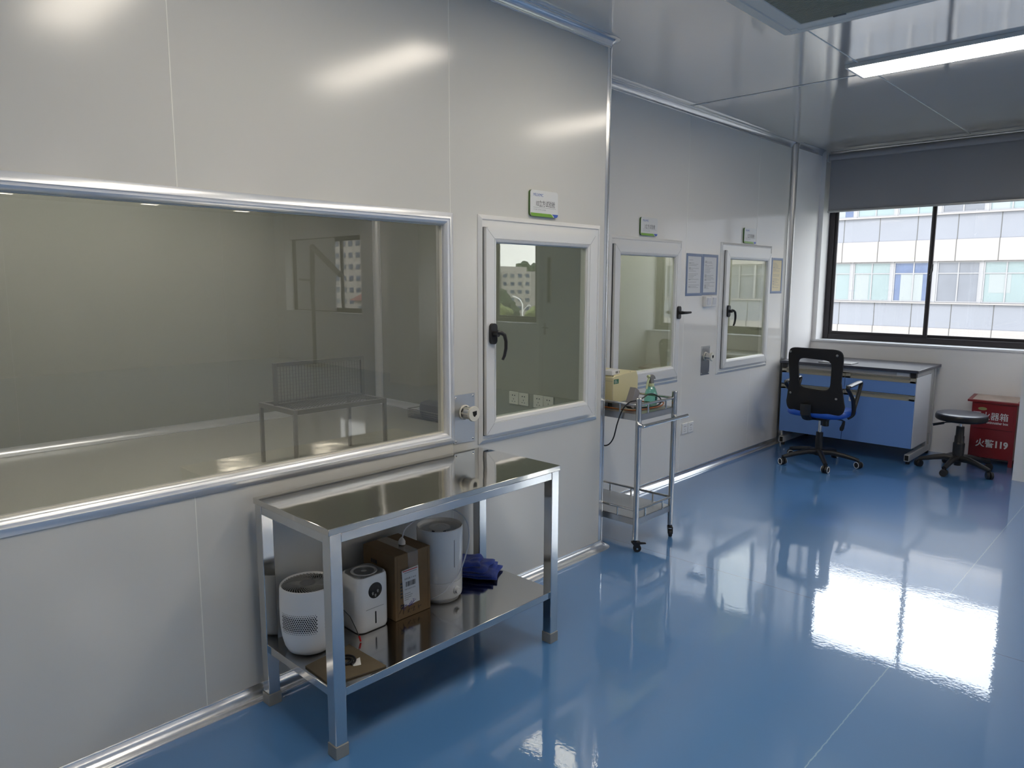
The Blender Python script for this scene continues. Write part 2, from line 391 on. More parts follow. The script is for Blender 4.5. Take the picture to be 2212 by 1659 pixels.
# wall with the windows (faces -Y)
b = B(); Xs = -2.945
for (x0, x1, z0, z1) in ((-2.90, -1.0, 1.0, 2.42), (1.82, 3.45, 1.0, 2.42), (5.95, 8.6, 1.0, 2.42)):
    b.box(Xs, x0, YW, YG + .12, 0, CZ); b.box(x0, x1, YW, YG + .12, 0, z0); b.box(x0, x1, YW + .12, YG + .12, z1, CZ); Xs = x1
b.box(Xs, XR, YW, YG + .12, 0, CZ); struct(b, 'wall_window', 'white', smooth=0)
b = B(); b.box(-1.0, -.2, 6.94, YW, 0, CZ); struct(b, 'wall_pillar', 'white', smooth=0)
b = B(); b.box(3.5, 4.25, 6.94, YW, 0, CZ); struct(b, 'wall_pillar_far', 'white', smooth=0)
b = B(); b.box(XR, XR + .15, YB, YG + .3, 0, CZ); struct(b, 'wall_right', 'white', smooth=0)
b = B(); b.box(-2.55, XR, YB - .15, YB, 0, CZ); struct(b, 'wall_rear', 'white', smooth=0)

# panel joints
tn = [0]
def trim(s, m, label=None, smooth=35):
    tn[0] += 1; return struct(s, 'trim_%d' % tn[0], m, label, smooth=smooth)
def vseam(X, y, z0, z1, wd=.0035): s = B(); s.box(X, X + .0008, y - wd / 2, y + wd / 2, z0, z1); return s
trim(vseam(W1, 1.015, BW['z1'], CZ - R), 'seam'); trim(vseam(W1, 1.013, R, BW['z0']), 'seam')
trim(vseam(W1, 2.214, BW['z1'], CZ - R, .003), 'seam'); trim(vseam(W1, 2.216, R, BW['z0'], .003), 'seam')
trim(vseam(W2, 5.115, R, CZ - R, .005), 'seam'); trim(vseam(W2, 6.33, D3['z1'], CZ - R, .005), 'seam')
trim(vseam(W2, 6.33, R, D3['z0'], .005), 'seam')
for y in (5.045,):
    s = B(); s.box(-2.94, XR, y - .016, y + .004, CZ - .0015, CZ); trim(s, 'seam')
    s = B(); s.box(-2.94, XR, y - .020, y - .016, CZ - .0012, CZ); trim(s, 'seam_dark')
for x in (-1.66, -.46, .74, 1.94):
    s = B(); s.box(x - .004, x + .004, YB, YW, CZ - .0012, CZ); trim(s, 'seam')

# aluminium coves, corner profiles
def base(s, name, m='alu_b'): return struct(s, name, m)
base(cove((W1, YB, 0), (W1, YE - .035, 0), (1, 0, 0), (0, 0, 1), R), 'baseboard_left')
base(cove((W2, YE, 0), (W2, 6.99, 0), (1, 0, 0), (0, 0, 1), R), 'baseboard_recess')
trim(cove((W1, YB, CZ), (W1, YE - .035, CZ), (1, 0, 0), (0, 0, -1), R), 'alu_b')
trim(cove((W2, YE, CZ), (W2, 6.99, CZ), (1, 0, 0), (0, 0, -1), R), 'alu_b')
trim(cove((-2.945, 7.04, CZ), (-2.945, YW + .10, CZ), (1, 0, 0), (0, 0, -1), R), 'alu_b')
trim(cove((-2.945, YW + .12, CZ), (-1.0, YW + .12, CZ), (0, -1, 0), (0, 0, -1), R), 'alu_b')
# rounded post on the free corner of the near partition, flared caps at floor and ceiling
pr = .035
s = B(); s.lathe([(pr, R), (pr, CZ - R)], (W1 - pr + .003, YE - pr, 0), 10, a0=0, a1=pi / 2)
s.box(W1 - pr, W1 - .0002, YE - pr - .004, YE - pr + .002, 0, CZ)
trim(s, 'alu_b', 'bright aluminium rounded post on the free corner of the near partition')
def flare(z, sg):
    s = B(); pf = [(pr + R, 0.0005), (pr + R, .003)]
    for i in range(9):
        t = pi / 2 * i / 8; pf.append((pr + R - R * sin(t) + .002, R - R * cos(t) + .002))
    pf.append((pr - .002, R + .012)); pf = [(r, z + sg * h) for r, h in pf]
    s.lathe(pf, (W1 - pr, YE - pr, 0), 16, a0=-.02, a1=pi / 2 + .1); return s
trim(flare(0, 1), 'alu_b', 'flared metal corner cap at the foot of the partition post')
trim(flare(CZ, -1), 'alu_b', 'flared metal corner cap under the ceiling')
s = B(); s.box(W1 - .001, W1 + .0016, YE - pr - .026, YE - pr + .001, R + .002, CZ - R - .002); trim(s, 'alu_b')
# vertical concave strip between recess wall and white pier
s = B(); s.prism([(W2, 6.985, .004), (W2 + .003, 6.985, .004)] + [(W2 + .003 + .042 * (1 - cos(pi / 2 * i / 8)), 6.985 + .045 * sin(pi / 2 * i / 8), .004) for i in range(9)] + [(-2.943, 7.036, .004), (W2, 7.036, .004)], (0, 0, CZ - .008))
trim(s, 'steel_br', 'grey vertical strip between the glossy partition and the white pier')
s = cove((-2.945, YW + .12, 1.0), (-2.945, YW + .12, 2.85), (1, 0, 0), (0, -1, 0), .03); trim(s, 'whiteg')

# window sill boards
for (x0, x1) in ((-2.945, -1.0), (1.78, 3.5), (5.9, 8.65)):
    s = B(); s.box(x0 + .001, x1 - .001, YW - .018, YG - .02, .985, 1.003)
    trim(s, 'whiteg', None, 0)

# ------------------------------------------------------------------ dark framed windows in the window wall
wn = [0]
def ywin(x0, x1, z0, z1, sashes, label, handle=True):
    wn[0] += 1
    r = thing('window_%d' % wn[0], label, None, ((x0 + x1) / 2, YG, z0), kind='structure')
    s = B(); f = .055
    for bx in ((x0, x0 + f, z0, z1), (x1 - f, x1, z0, z1), (x0 + f, x1 - f, z0, z0 + f), (x0 + f, x1 - f, z1 - f, z1)):
        s.box(bx[0], bx[1], YG - .04, YG + .05, bx[2], bx[3])
    s.build('frame', 'wframe', r, bevel=.003)
    for i, (a, c) in enumerate(sashes):
        yy = YG - .012 if i % 2 == 0 else YG + .018; g = .028; s = B()
        for bx in ((a, a + g, z0 + f, z1 - f), (c - g, c, z0 + f, z1 - f), (a + g, c - g, z0 + f, z0 + f + g), (a + g, c - g, z1 - f - g, z1 - f)):
            s.box(bx[0], bx[1], yy - .012, yy + .012, bx[2], bx[3])
        sa = s.build('sash', 'wframe', r, bevel=.002)
        s = B(); s.box(a + g, c - g, yy - .002, yy + .002, z0 + f + g, z1 - f - g); s.build('pane', 'pane', sa, smooth=0)
        if i == 0 and handle:
            s = B(); s.box(c - .022, c - .006, yy - .03, yy - .012, 1.60, 1.72); s.tube([(c - .012, yy - .03, 1.66), (c + .004, yy - .045, 1.67), (c + .012, yy - .05, 1.70), (c + .012, yy - .05, 1.76)], .006)
            s.build('latch', 'black', sa)
    return r
ywin(-2.90, -1.0, 1.003, 2.42, ((-2.845, -1.92), (-1.965, -1.055)), 'dark framed sliding window above the desk facing a white office block')
ywin(1.82, 3.45, 1.003, 2.42, ((1.875, 2.02), (1.98, 2.80), (2.78, 3.395)), 'second dark framed window seen mirrored in the chamber door glass', False)
ywin(5.95, 8.6, 1.003, 2.42, ((6.0, 6.90), (6.86, 8.545)), 'dark framed window seen mirrored in the big observation glass', False)
# white board closing most of the last window, room door beside the second window
s = B(); s.box(7.02, 8.40, YG - .075, YG - .045, 1.02, 2.40); tag(s.build('blackout_board', 'lam_w', bevel=.003), 'pale panel covering a window, mirrored in the big observation glass', 'panel')
r = thing('door_4', 'white room door with lever handle mirrored in the chamber door glass', None, (1.38, YW, 0), kind='structure')
s = B(); s.box(.93, 1.65, YW - .045, YW - .004, .01, 2.08); s.build('leaf', 'whiteg', r, bevel=.003)
s = B(); s.box(.86, .93, YW - .05, YW - .001, 0, 2.15); s.box(1.65, 1.72, YW - .05, YW - .001, 0, 2.15); s.box(.93, 1.65, YW - .05, YW - .001, 2.08, 2.15); s.build('frame', 'whiteg', r, bevel=.003)
s = B(); s.box(1.50, 1.585, YW - .055, YW - .045, 1.29, 1.93); pv = s.build('vision_frame', 'steel_br', r, bevel=.003)
s = B(); s.box(1.52, 1.565, YW - .058, YW - .0552, 1.31, 1.91); s.build('pane', 'blackg', pv)
s = B(); s.box(1.60, 1.63, YW - .056, YW - .046, .86, 1.02); s.tube([(1.615, YW - .056, .96), (1.615, YW - .09, .96), (1.52, YW - .09, .96)], .009); s.build('door_handle', 'chrome', r)

# ------------------------------------------------------------------ chamber interiors (behind the near partition and the recess)
def chamber(x0, x1, y0, y1, z0, z1, label):
    s = B(); t = .04
    s.box(x0 - t, x0, y0 - t, y1 + t, z0, z1); s.box(x0, x1, y0 - t, y0, z0, z1); s.box(x0, x1, y1, y1 + t, z0, z1)
    struct(s, 'wall_chamber', 'cabg', label, smooth=0)
    s = B(); s.box(x0 - t, x1, y0 - t, y1 + t, z1, z1 + t); struct(s, 'ceiling_chamber', 'cabg', smooth=0)
    s = B(); s.box(x0 - t, x1, y0 - t, y1 + t, z0 - t, z0); struct(s, 'floor_chamber', 'cabf', smooth=0)
CF = .637
chamber(-4.64, W1 - .05, -1.05, 3.37, CF, 2.80, 'olive grey inner walls of the large test chamber')
chamber(-4.15, W2 - .05, 3.56, 5.30, .70, 2.80, None)
chamber(-4.15, W2 - .05, 5.44, 7.02, .70, 2.80, None)
rc = .04
trim(cove((-4.64, -1.05, CF), (-4.64, 3.37, CF), (1, 0, 0), (0, 0, 1), rc), 'alu')
trim(cove((-4.64, 3.37, CF), (W1 - .05, 3.37, CF), (0, -1, 0), (0, 0, 1), rc), 'alu')
trim(cove((-4.64, 3.37, CF), (-4.64, 3.37, 2.8), (1, 0, 0), (0, -1, 0), rc), 'alu')
trim(vseam(-4.64, .96, CF + .05, 2.8, .004), 'seam_c'); trim(vseam(-4.64, 2.15, CF + .05, 2.8, .004), 'seam_c')

def clamp(x, y, z, lx_, ly_, label, e='led_fill'):  # unseen lamp, added to brighten a chamber interior
    r = thing('chamber_fill_light', label, 'added chamber light', (x, y, z), group='unseen lamps added in the chamber ceilings')
    s = B(); s.box(x - lx_ / 2, x + lx_ / 2, y - ly_ / 2, y + ly_ / 2, z - .02, z - .001); s.build('housing', 'acw', r, bevel=.002)
    s = B(); s.box(x - lx_ / 2 + .02, x + lx_ / 2 - .02, y - ly_ / 2 + .02, y + ly_ / 2 - .02, z - .023, z - .0205); s.build('diffuser', e, r, smooth=0)
clamp(-3.6, 1.3, 2.80, .3, 1.2, 'unseen lamp added in the ceiling of the large chamber')
clamp(-3.6, 4.4, 2.80, .3, .9, 'unseen lamp added in the ceiling of the chamber behind the trolley')
clamp(-3.6, 6.2, 2.80, .3, .9, 'unseen lamp added in the ceiling of the chamber nearest the bench')

# big observation window: mitred aluminium frame + glass
r = thing('window_4', 'large observation window of olive tinted glass in a bright aluminium frame', None, (W1, (BW['y0'] + BW['y1']) / 2, BW['z0']), kind='structure')
pf = [(0, 0), (0, .004), (.003, .006), (.026, .017), (.029, .0175), (.031, .014), (.034, .013), (.040, .0135), (.047, .010), (.052, .003), (.055, -.008), (.0555, -.05)]
frame_x(W1, BW['y0'], BW['y1'], BW['z0'], BW['z1'], pf).build('frame', 'alu', r, smooth=28)
s = B(); s.box(W1 - .030, W1 - .024, BW['y0'] + .05, BW['y1'] - .05, BW['z0'] + .05, BW['z1'] - .05); s.build('pane', 'tint', r, smooth=0)
s = frame_x(W1, BW['y0'] + .0545, BW['y1'] - .0545, BW['z0'] + .0545, BW['z1'] - .0545, [(0, -.012), (.0, -.010), (.004, -.011), (.004, -.0235)]); s.build('gasket', 'offwhite', r)

# hinged chamber doors
dn = [0]
def cdoor(X, D, gy0, gy1, gz0, gz1, sy0, sy1, sz0, sz1, handle, label):
    dn[0] += 1
    r = thing('door_%d' % dn[0], label, None, (X, (D['y0'] + D['y1']) / 2, D['z0']), kind='structure')
    u = min(sy0 - D['y0'], sz0 - D['z0'])
    pf = [(0, 0), (0, .004), (.003, .006), (.018, .014), (.021, .014), (.023, .009), (.070, .009), (.070, -.05)]
    frame_x(X, D['y0'], D['y1'], D['z0'], D['z1'], pf).build('frame', 'alu_w', r, smooth=28)
    # black gasket line behind the sash
    s = B(); s.box(X + .0005, X + .012, sy0 - .006, sy0 + .03, sz0 - .004, sz1 + .003)
    s.build('gasket', 'rubber', r, smooth=0)
    sw = gy0 - sy0
    rings = []
    for a, o in [(0, .0102), (0, .030), (.002, .032), (.70, .032), (.715, .029), (.74, .029), (.755, .031), (.93, .026), (.97, .018), (1.0, .016), (1.0, -.02)]:
        yy0 = sy0 + (gy0 - sy0) * a; yy1 = sy1 - (sy1 - gy1) * a; zz0 = sz0 + (gz0 - sz0) * a; zz1 = sz1 - (sz1 - gz1) * a
        rings.append([(X + o, yy0, zz0), (X + o, yy1, zz0), (X + o, yy1, zz1), (X + o, yy0, zz1)])
    s = B(); s.loft(rings, cap=False); sa = s.build('sash', 'alu_w', r, smooth=25)
    # mitre lines
    s = B()
    for (ya, za, yb, zb) in ((sy0, sz0, gy0, gz0), (sy1, sz0, gy1, gz0), (sy0, sz1, gy0, gz1), (sy1, sz1, gy1, gz1)):
        k = .7; s.tube([(X + .0321, ya + (yb - ya) * .03, za + (zb - za) * .03), (X + .0321, ya + (yb - ya) * k, za + (zb - za) * k)], .0006, 4)
    s.build('mitre_joint', 'greyp', sa)
    s = B(); s.box(X + .006, X + .011, gy0 - .004, gy1 + .004, gz0 - .004, gz1 + .004); s.build('pane', 'tint2', sa, smooth=0)
    hy, hz, mode = handle
    h = B(); pts = rrect(hy - .021, hy + .021, hz - .05, hz + .05, .019)
    h.prism([(X + .032, p[0], p[1]) for p in pts], (.016, 0, 0)); h.cyl((X + .04, hy, hz), (X + .075, hy, hz), .013)
    if mode == 'down':
        h.tube([(X + .068, hy, hz + .008), (X + .078, hy + .015, hz + .006), (X + .082, hy + .034, hz - .005), (X + .083, hy + .043, hz - .035), (X + .082, hy + .044, hz - .07), (X + .079, hy + .037, hz - .105), (X + .075, hy + .028, hz - .125)],
               [(.011, .011), (.011, .010), (.011, .010), (.011, .008), (.010, .008), (.010, .007), (.008, .006)], 10, flat=(1, 0, 0))
    else:
        h.tube([(X + .06, hy, hz), (X + .085, hy + .004, hz), (X + .093, hy + .03, hz), (X + .092, hy + .09, hz + .001)], [(.011, .010), (.011, .010), (.010, .008), (.008, .007)], 10, flat=(0, 0, 1))
    hh = h.build('handle', 'black', sa, smooth=40)
    return r
cdoor(W1, D1, 2.486, 3.187, .920, 1.764, 2.410, 3.25, .842, 1.833, (2.447, 1.335, 'down'), 'aluminium framed glass chamber door beside the big observation window')
cdoor(W2, D2, 4.207, 4.925, .935, 1.770, 4.133, 4.995, .850, 1.842, (4.975, 1.35, 'side'), 'aluminium framed glass chamber door behind the trolley')
cdoor(W2, D3, 5.813, 6.535, .920, 1.778, 5.735, 6.60, .850, 1.850, (5.785, 1.34, 'down'), 'aluminium framed glass chamber door nearest the desk')

# ------------------------------------------------------------------ things on the partition walls
def sign(X, y0, y1, z0, z1, num, label):
    r = thing('room_sign', label, 'sign', (X, (y0 + y1) / 2, (z0 + z1) / 2), group='room signs above the chamber doors')
    pts = rrect(y0, y1, z0, z1, .016)
    s = B(); s.prism([(X + .001, a, c) for a, c in pts], (.011, 0, 0)); s.build('backing', mat('dark_green_edge', (.05, .13, .015), .4), r)
    s = B(); s.prism([(X + .012, a, c) for a, c in pts], (.0035, 0, 0)); s.build('face', 'signw', r)
    w_, h_ = y1 - y0, z1 - z0; xx = X + .0158; zb = z0 + h_ * .125
    low = [p for p in pts if p[1] <= z0 + .016 + 1e-6]
    yl = y0 + w_ * .735; yr = y0 + w_ * .775
    left = [(y0, zb), (yl, zb), (yl + .012, zb - h_ * .055), (yl + .018, z0)] + [p for p in sorted(pts, key=lambda p: -p[0]) if p[0] < y0 + .0161 and p[1] < z0 + .0161]
    s = B(); s.prism([(xx - .0002, a, c) for a, c in left], (.0006, 0, 0)); s.build('green_band', 'green', r, smooth=0)
    right = [(yr, zb), (y1, zb)] + [p for p in sorted(pts, key=lambda p: -p[0] + p[1]) if p[0] > y1 - .0161 and p[1] < z0 + .0161] + [(yr + .018, z0)]
    right = [(yr, zb), (y1, zb)] + sorted([p for p in pts if p[0] > y1 - .0161 and p[1] < z0 + .0161], key=lambda p: -p[1]) + [(yr + .018, z0), (yr + .012, zb - h_ * .055)]
    s = B(); s.prism([(xx - .0002, a, c) for a, c in right], (.0006, 0, 0)); s.build('blue_corner', 'signblue', r, smooth=0)
    text_mesh('brand_lettering', 'MIUXMIC', .021, 'logo', r, (xx, y0 + .020, z1 - .030), RX, sx=.86)
    text_mesh('lettering', num + '立方试验舱', .034, 'ink', r, (xx, y0 + w_ * .53, z0 + h_ * .40), RX, 'CENTER', sx=.74)
    text_mesh('small_lettering', num + ' CUBIC TESTING CHAMBER', .0095, 'ink_g', r, (xx, y0 + .022, z0 + h_ * .235), RX, sx=.75)
    s = B(); s.box(xx - .0002, xx + .0003, y0 + .020, y1 - .018, z0 + h_ * .335, z0 + h_ * .347); s.build('rule', 'ink_g', r, smooth=0)
sign(W1, 2.734, 2.945, 1.909, 2.037, '10', 'white and green sign reading 10 above the first chamber door')
sign(W2, 4.458, 4.672, 1.917, 2.045, '3', 'white and green sign reading 3 above the door behind the trolley')
sign(W2, 6.065, 6.290, 1.925, 2.058, '1', 'white and green sign above the chamber door nearest the desk')

def port_plate(X, y0, y1, z0, z1, ky, kz, label, sc_=1):
    r = thing('port_plate', label, 'port plate', (X, (y0 + y1) / 2, (z0 + z1) / 2), group='steel port plates with white pipe spools')
    s = B(); s.box(X + .0005, X + .0035, y0, y1, z0, z1); s.build('plate', 'steel_br', r, bevel=.001)
    for yy in (y0 + .012, y1 - .012):
        for zz in (z0 + .013, z1 - .013):
            s = B(); s.lathe([(0, .0065), (.003, .0062), (.0052, .0045), (.006, .003)], (X, yy, zz), 12, 'X'); s.build('screw', 'chrome', r)
    k = sc_
    s = B(); s.lathe([(.030 * k, .003), (.036 * k, .004), (.036 * k, .010), (.030 * k, .012)], (X, ky, kz), 28, 'X'); s.build('flange', 'offwhite', r)
    s = B(); s.lathe([(.025 * k, .010), (.025 * k, .062)], (X, ky, kz), 24, 'X'); s.build('pipe', 'steel_br', r)
    for i in range(6):
        t = 2 * pi * i / 6; s = B(); s.box(X + .010, X + .062, ky + .026 * k * cos(t) - .003, ky + .026 * k * cos(t) + .003, kz + .026 * k * sin(t) - .003, kz + .026 * k * sin(t) + .003); s.build('rib', 'offwhite', r)
    s = B(); s.lathe([(.020 * k, .060), (.034 * k, .060), (.036 * k, .063), (.036 * k, .071), (.034 * k, .074), (0, .074)], (X, ky, kz), 32, 'X'); s.build('end_disc', 'offwhite', r)
    s = B(); o_ = X + .0742; pts = [(-.013, .012), (.014, .014), (.014, -.004), (.005, -.010), (.003, -.014), (-.004, -.012), (-.010, -.004)]
    s.prism([(o_, ky + a * k, kz + c * k) for a, c in pts], (.0005, 0, 0)); s.build('opening', 'dark', r, smooth=0)
port_plate(W1, 2.224, 2.358, .823, 1.057, 2.290, .970, 'steel port plate with a white spool between the observation window and first door')
port_plate(W2, 5.414, 5.556, .815, 1.057, 5.478, .972, 'steel port plate with a white spool left of the door nearest the desk')

def notice(X, y0, y1, z0, z1, label, m, lines, group=None):
    r = thing('notice_frame', label, 'notice', (X, (y0 + y1) / 2, (z0 + z1) / 2), group=group)
    e = .022; pf = [(0, 0), (0, .004), (.002, .005), (e - .003, .005), (e, .003), (e, .001)]
    frame_x(X, y0, y1, z0, z1, pf).build('border', 'pframe', r)
    s = B(); s.box(X + .0006, X + .0016, y0 + e, y1 - e, z0 + e, z1 - e); s.build('sheet', m, r, smooth=0)
    s = B(); random.seed(int(y0 * 100)); n = lines
    for i in range(n):
        zz = z1 - e - .03 - i * (z1 - z0 - 2 * e - .05) / n
        a = y0 + e + .018; c = y1 - e - .02; q = a + (c - a) * random.uniform(.35, 1)
        if random.random() < .8: s.box(X + .0017, X + .0019, a, q, zz, zz + .0022)
        if random.random() < .3: s.box(X + .0017, X + .0019, a, a + .03, zz - .004, zz - .001)
    s.build('print', 'ink_g', r, smooth=0)
notice(W2, 5.125, 5.378, 1.476, 1.810, 'left one of two joined notices in a blue-grey border', 'paper', 22, 'framed notices on the glossy wall')
notice(W2, 5.379, 5.632, 1.480, 1.810, 'right one of two joined notices, above the light switches', 'paper', 24, 'framed notices on the glossy wall')
notice(W2, 6.672, 6.915, 1.482, 1.815, 'cream paper notice in a blue-grey border beside the grey vertical strip', 'paper_c', 20, 'framed notices on the glossy wall')

def switch(y, z, label):
    r = thing('light_switch', label, 'switch', (W2, y, z), group='light switches under the notices')
    s = B(); s.box(W2 + .001, W2 + .034, y - .043, y + .043, z - .043, z + .043); s.build('plate', 'whitep', r, bevel=.004)
    s = B(); s.prism([(W2 + .034, y - .028, z - .028), (W2 + .037, y - .028, z - .028), (W2 + .042, y - .028, z + .028), (W2 + .034, y - .028, z + .028)], (0, .056, 0)); s.build('rocker', 'lam_w', r, bevel=.001)
switch(5.447, 1.428, 'white rocker light switch, left one under the joined notices')
switch(5.538, 1.430, 'white rocker light switch, right one under the joined notices')

def outlet(loc, ax, label, group, s_=.043):
    """five-hole socket; ax 'X' faces +X, ax 'Y' faces -Y"""
    r = thing('power_outlet', label, 'power outlet', loc, group=group)
    x, y, z = loc
    def P(u, v, o): return (x + o, y + u, z + v) if ax == 'X' else (x + u, y - o, z + v)
    def bx(s, u0, u1, v0, v1, o0, o1):
        a = P(u0, v0, o0); c = P(u1, v1, o1); s.box(a[0], c[0], a[1], c[1], a[2], c[2])
    s = B(); bx(s, -s_, s_, -s_, s_, .001, .010); s.build('plate', 'whitep', r, bevel=.003)
    s = B()
    for (u, v, a, c) in ((-.010, .018, .0035, .0035), (.010, .018, .0035, .0035), (0, -.006, .0018, .004), (-.011, -.022, .004, .0018), (.011, -.022, .004, .0018)):
        bx(s, u - a, u + a, v - c, v + c, .0095, .0104)
    s.build('socket_holes', 'ink', r, smooth=0)
outlet((W2, 5.182, .400), 'X', 'white power outlet low on the glossy wall, the one nearer the trolley', 'outlets low on the glossy wall')
outlet((W2, 5.276, .400), 'X', 'white power outlet low on the glossy wall, the one nearer the desk', 'outlets low on the glossy wall')
for i, (x, d) in enumerate(((-3.184, 'farthest from the glass'), (-3.098, 'second from the far end'), (-2.972, 'third from the far end'), (-2.888, 'closest to the door hinge'))):
    outlet((x, 3.37, .838), 'Y', 'white outlet inside the first chamber, %s' % d, 'outlets inside the first chamber', .041)

# ------------------------------------------------------------------ inside the large chamber: wire stand and basket
r = thing('mesh_test_stand', 'low steel mesh table with an upright mesh screen inside the chamber', 'stand', (-4.0, 2.35, CF))
k = (1.58 - CF) / 1.53       # plan measured at floor level .05, scaled about the camera to the raised floor
sx0, sx1, sy0_, sy1_ = -5.72 * k, -5.14 * k, 2.90 * k, 3.80 * k
ztop = CF + .516 * k
zt = ztop; fr = .022
s = B()
for bx in ((sx0, sx1, sy0_, sy0_ + fr), (sx0, sx1, sy1_ - fr, sy1_), (sx0, sx0 + fr, sy0_ + fr, sy1_ - fr), (sx1 - fr, sx1, sy0_ + fr, sy1_ - fr)): s.box(bx[0], bx[1], bx[2], bx[3], zt - .024, zt)
s.build('table_frame', 'steel_dk', r, bevel=.001)
for (x, y) in ((sx0, sy0_), (sx1 - .018, sy0_), (sx0, sy1_ - .018), (sx1 - .018, sy1_ - .018)):
    s = B(); s.box(x + .0008, x + .0172, y + .0008, y + .0172, CF, zt - .024); s.build('leg', 'steel_dk', r)
s = B(); n = 26
for i in range(n): y = sy0_ + (sy1_ - sy0_) * (i + .5) / n; s.box(sx0, sx1, y - .001, y + .001, zt - .004, zt - .002)
for i in range(16): x = sx0 + (sx1 - sx0) * (i + .5) / 16; s.box(x - .001, x + .001, sy0_, sy1_, zt - .003, zt - .001)
s.build('table_mesh', 'steel_dk', r, smooth=0)
bxx = sx0 + .24 * k; zb1 = CF + .868 * k; s = B()
s.box(bxx, bxx + .016, sy0_ + .005, sy0_ + .025, zt, zb1); s.box(bxx, bxx + .016, sy1_ - .025, sy1_ - .005, zt, zb1); s.box(bxx, bxx + .016, sy0_ + .025, sy1_ - .025, zb1 - .02, zb1); s.box(bxx, bxx + .016, sy0_ + .025, sy1_ - .025, zt, zt + .01)
s.build('screen_frame', 'steel_dk', r, bevel=.001)
s = B(); n = 30
for i in range(n): y = sy0_ + .02 + (sy1_ - sy0_ - .04) * (i + .5) / n; s.box(bxx + .007, bxx + .009, y - .001, y + .001, zt, zb1 - .01)
for i in range(12): z = zt + (zb1 - zt) * (i + .5) / 12; s.box(bxx + .007, bxx + .009, sy0_ + .02, sy1_ - .02, z - .001, z + .001)
s.build('screen_mesh', 'steel_dk', r, smooth=0)
# wire basket against the far chamber wall
r = thing('wire_basket', 'small wire basket on the chamber floor near the window edge', 'basket', (-3.80, 3.21, CF))
s = B(); x0, x1, y0, y1, z0, z1 = -3.99, -3.60, 3.13, 3.30, CF + .002, CF + .062
for z in (z0 + .002, z0 + .015, z0 + .029, z0 + .043, z1):
    s.tube([(x0, y0, z), (x1, y0, z), (x1, y1, z), (x0, y1, z)], .0016 if z < z1 else .003, 5, closed=True)
s.build('wire_sides', 'steel_dk', r)
s = B()
for i in range(24): x = x0 + (x1 - x0) * i / 23; s.tube([(x, y0, z1), (x, y0, z0), (x, y1, z0), (x, y1, z1)], .0012, 4)
s.build('wire_bars', 'steel_dk', r)
s = B()
s.loft([[(-3.79 + a * f, 3.215 + c * f * .72, CF + .006 + z) for a, c in [(.165 * cos(t), .095 * sin(t)) for t in [2 * pi * i / 24 for i in range(24)]]] for f, z in ((.5, 0), (.86, .002), (.93, .03), (.95, .07), (.9, .098), (.55, .118), (.1, .122))])
tag(s.build('folded_black_cloth', 'greyp'), 'dark bundle held in the wire basket inside the chamber', 'cloth')

# ------------------------------------------------------------------ stainless steel table
TX0, TX1, TY0, TY1 = -2.444, -1.943, 1.200, 2.345
r = thing('steel_table', 'polished stainless steel table with a lower shelf against the partition', 'table', ((TX0 + TX1) / 2, (TY0 + TY1) / 2, 0))
s = B(); s.box(TX0, TX1, TY0, TY1, .778, .800); s.build('table_top', 'steel', r, bevel=.0018)
L = .045; i_ = .004
def leg(x0, y0):
    s = B(); s.box(x0, x0 + L, y0, y0 + L, .03, .778); lg = s.build('leg', 'steel_leg', r, bevel=.002)
    s = B(); e = .003; s.prism([(x0 - e * a, y0 - e * c_, 0) for a, c_ in ((1, 1), (-1 - L / e, 1), (-1 - L / e, -1 - L / e), (1, -1 - L / e))], (0, 0, .046))
    s.build('foot_cap', 'cap', lg, bevel=.002)
for x in (TX0 + i_, TX1 - L - i_):
    for y in (TY0 + i_, TY1 - L - i_): leg(x, y)
for x in (TX0 + i_ + .002, TX1 - i_ - .030):
    s = B(); s.box(x, x + .028, TY0 + i_ + L, TY1 - i_ - L, .744, .777); s.build('apron_rail', 'steel_leg', r, bevel=.002)
for y in (TY0 + i_ + .002, TY1 - i_ - .030):
    s = B(); s.box(TX0 + i_ + L, TX1 - i_ - L, y, y + .028, .744, .777); s.build('apron_rail', 'steel_leg', r, bevel=.002)
s = B(); s.box(TX0 + .012, TX1 - .012, TY0 + .012, TY1 - .012, .207, .237); s.build('shelf', 'steel_shelf', r, bevel=.0015)
ZS = .2375

# big white purifier with spiral grille
pc = (-2.285, 1.318)
r = thing('air_purifier', 'large white cylindrical air purifier with a spiral grille on top', 'air purifier', (pc[0], pc[1], ZS))
s = B(); s.lathe([(0, ZS), (.068, ZS + .001), (.080, ZS + .008), (.090, ZS + .028), (.098, ZS + .06), (.103, ZS + .11), (.104, ZS + .17), (.102, ZS + .235), (.100, ZS + .249), (.097, ZS + .252), (.094, ZS + .249), (.092, ZS + .243)], (pc[0], pc[1], 0), 56)
s.build('body', 'whitep', r)
s = B(); s.lathe([(0, ZS + .236), (.093, ZS + .236)], (pc[0], pc[1], 0), 40); s.build('fan_cavity', 'dark', r)
s = B(); s.lathe([(0, ZS + .250), (.026, ZS + .250), (.030, ZS + .247), (.030, ZS + .240)], (pc[0], pc[1], 0), 32); s.build('hub', 'greyp', r)
s = B()
for i in range(46):
    t0 = 2 * pi * i / 46; pts = []
    for q in range(6):
        f = q / 5; rad = .029 + (.0655) * f; t = t0 + .75 * f ** .8; pts.append((pc[0] + rad * cos(t), pc[1] + rad * sin(t), ZS + .248 - .002 * f))
    s.tube(pts, [(.0016, .0021)] * 6, 4)
s.build('spiral_grille', mat('grille_grey', (.36, .36, .35), .5), r)
s = B()
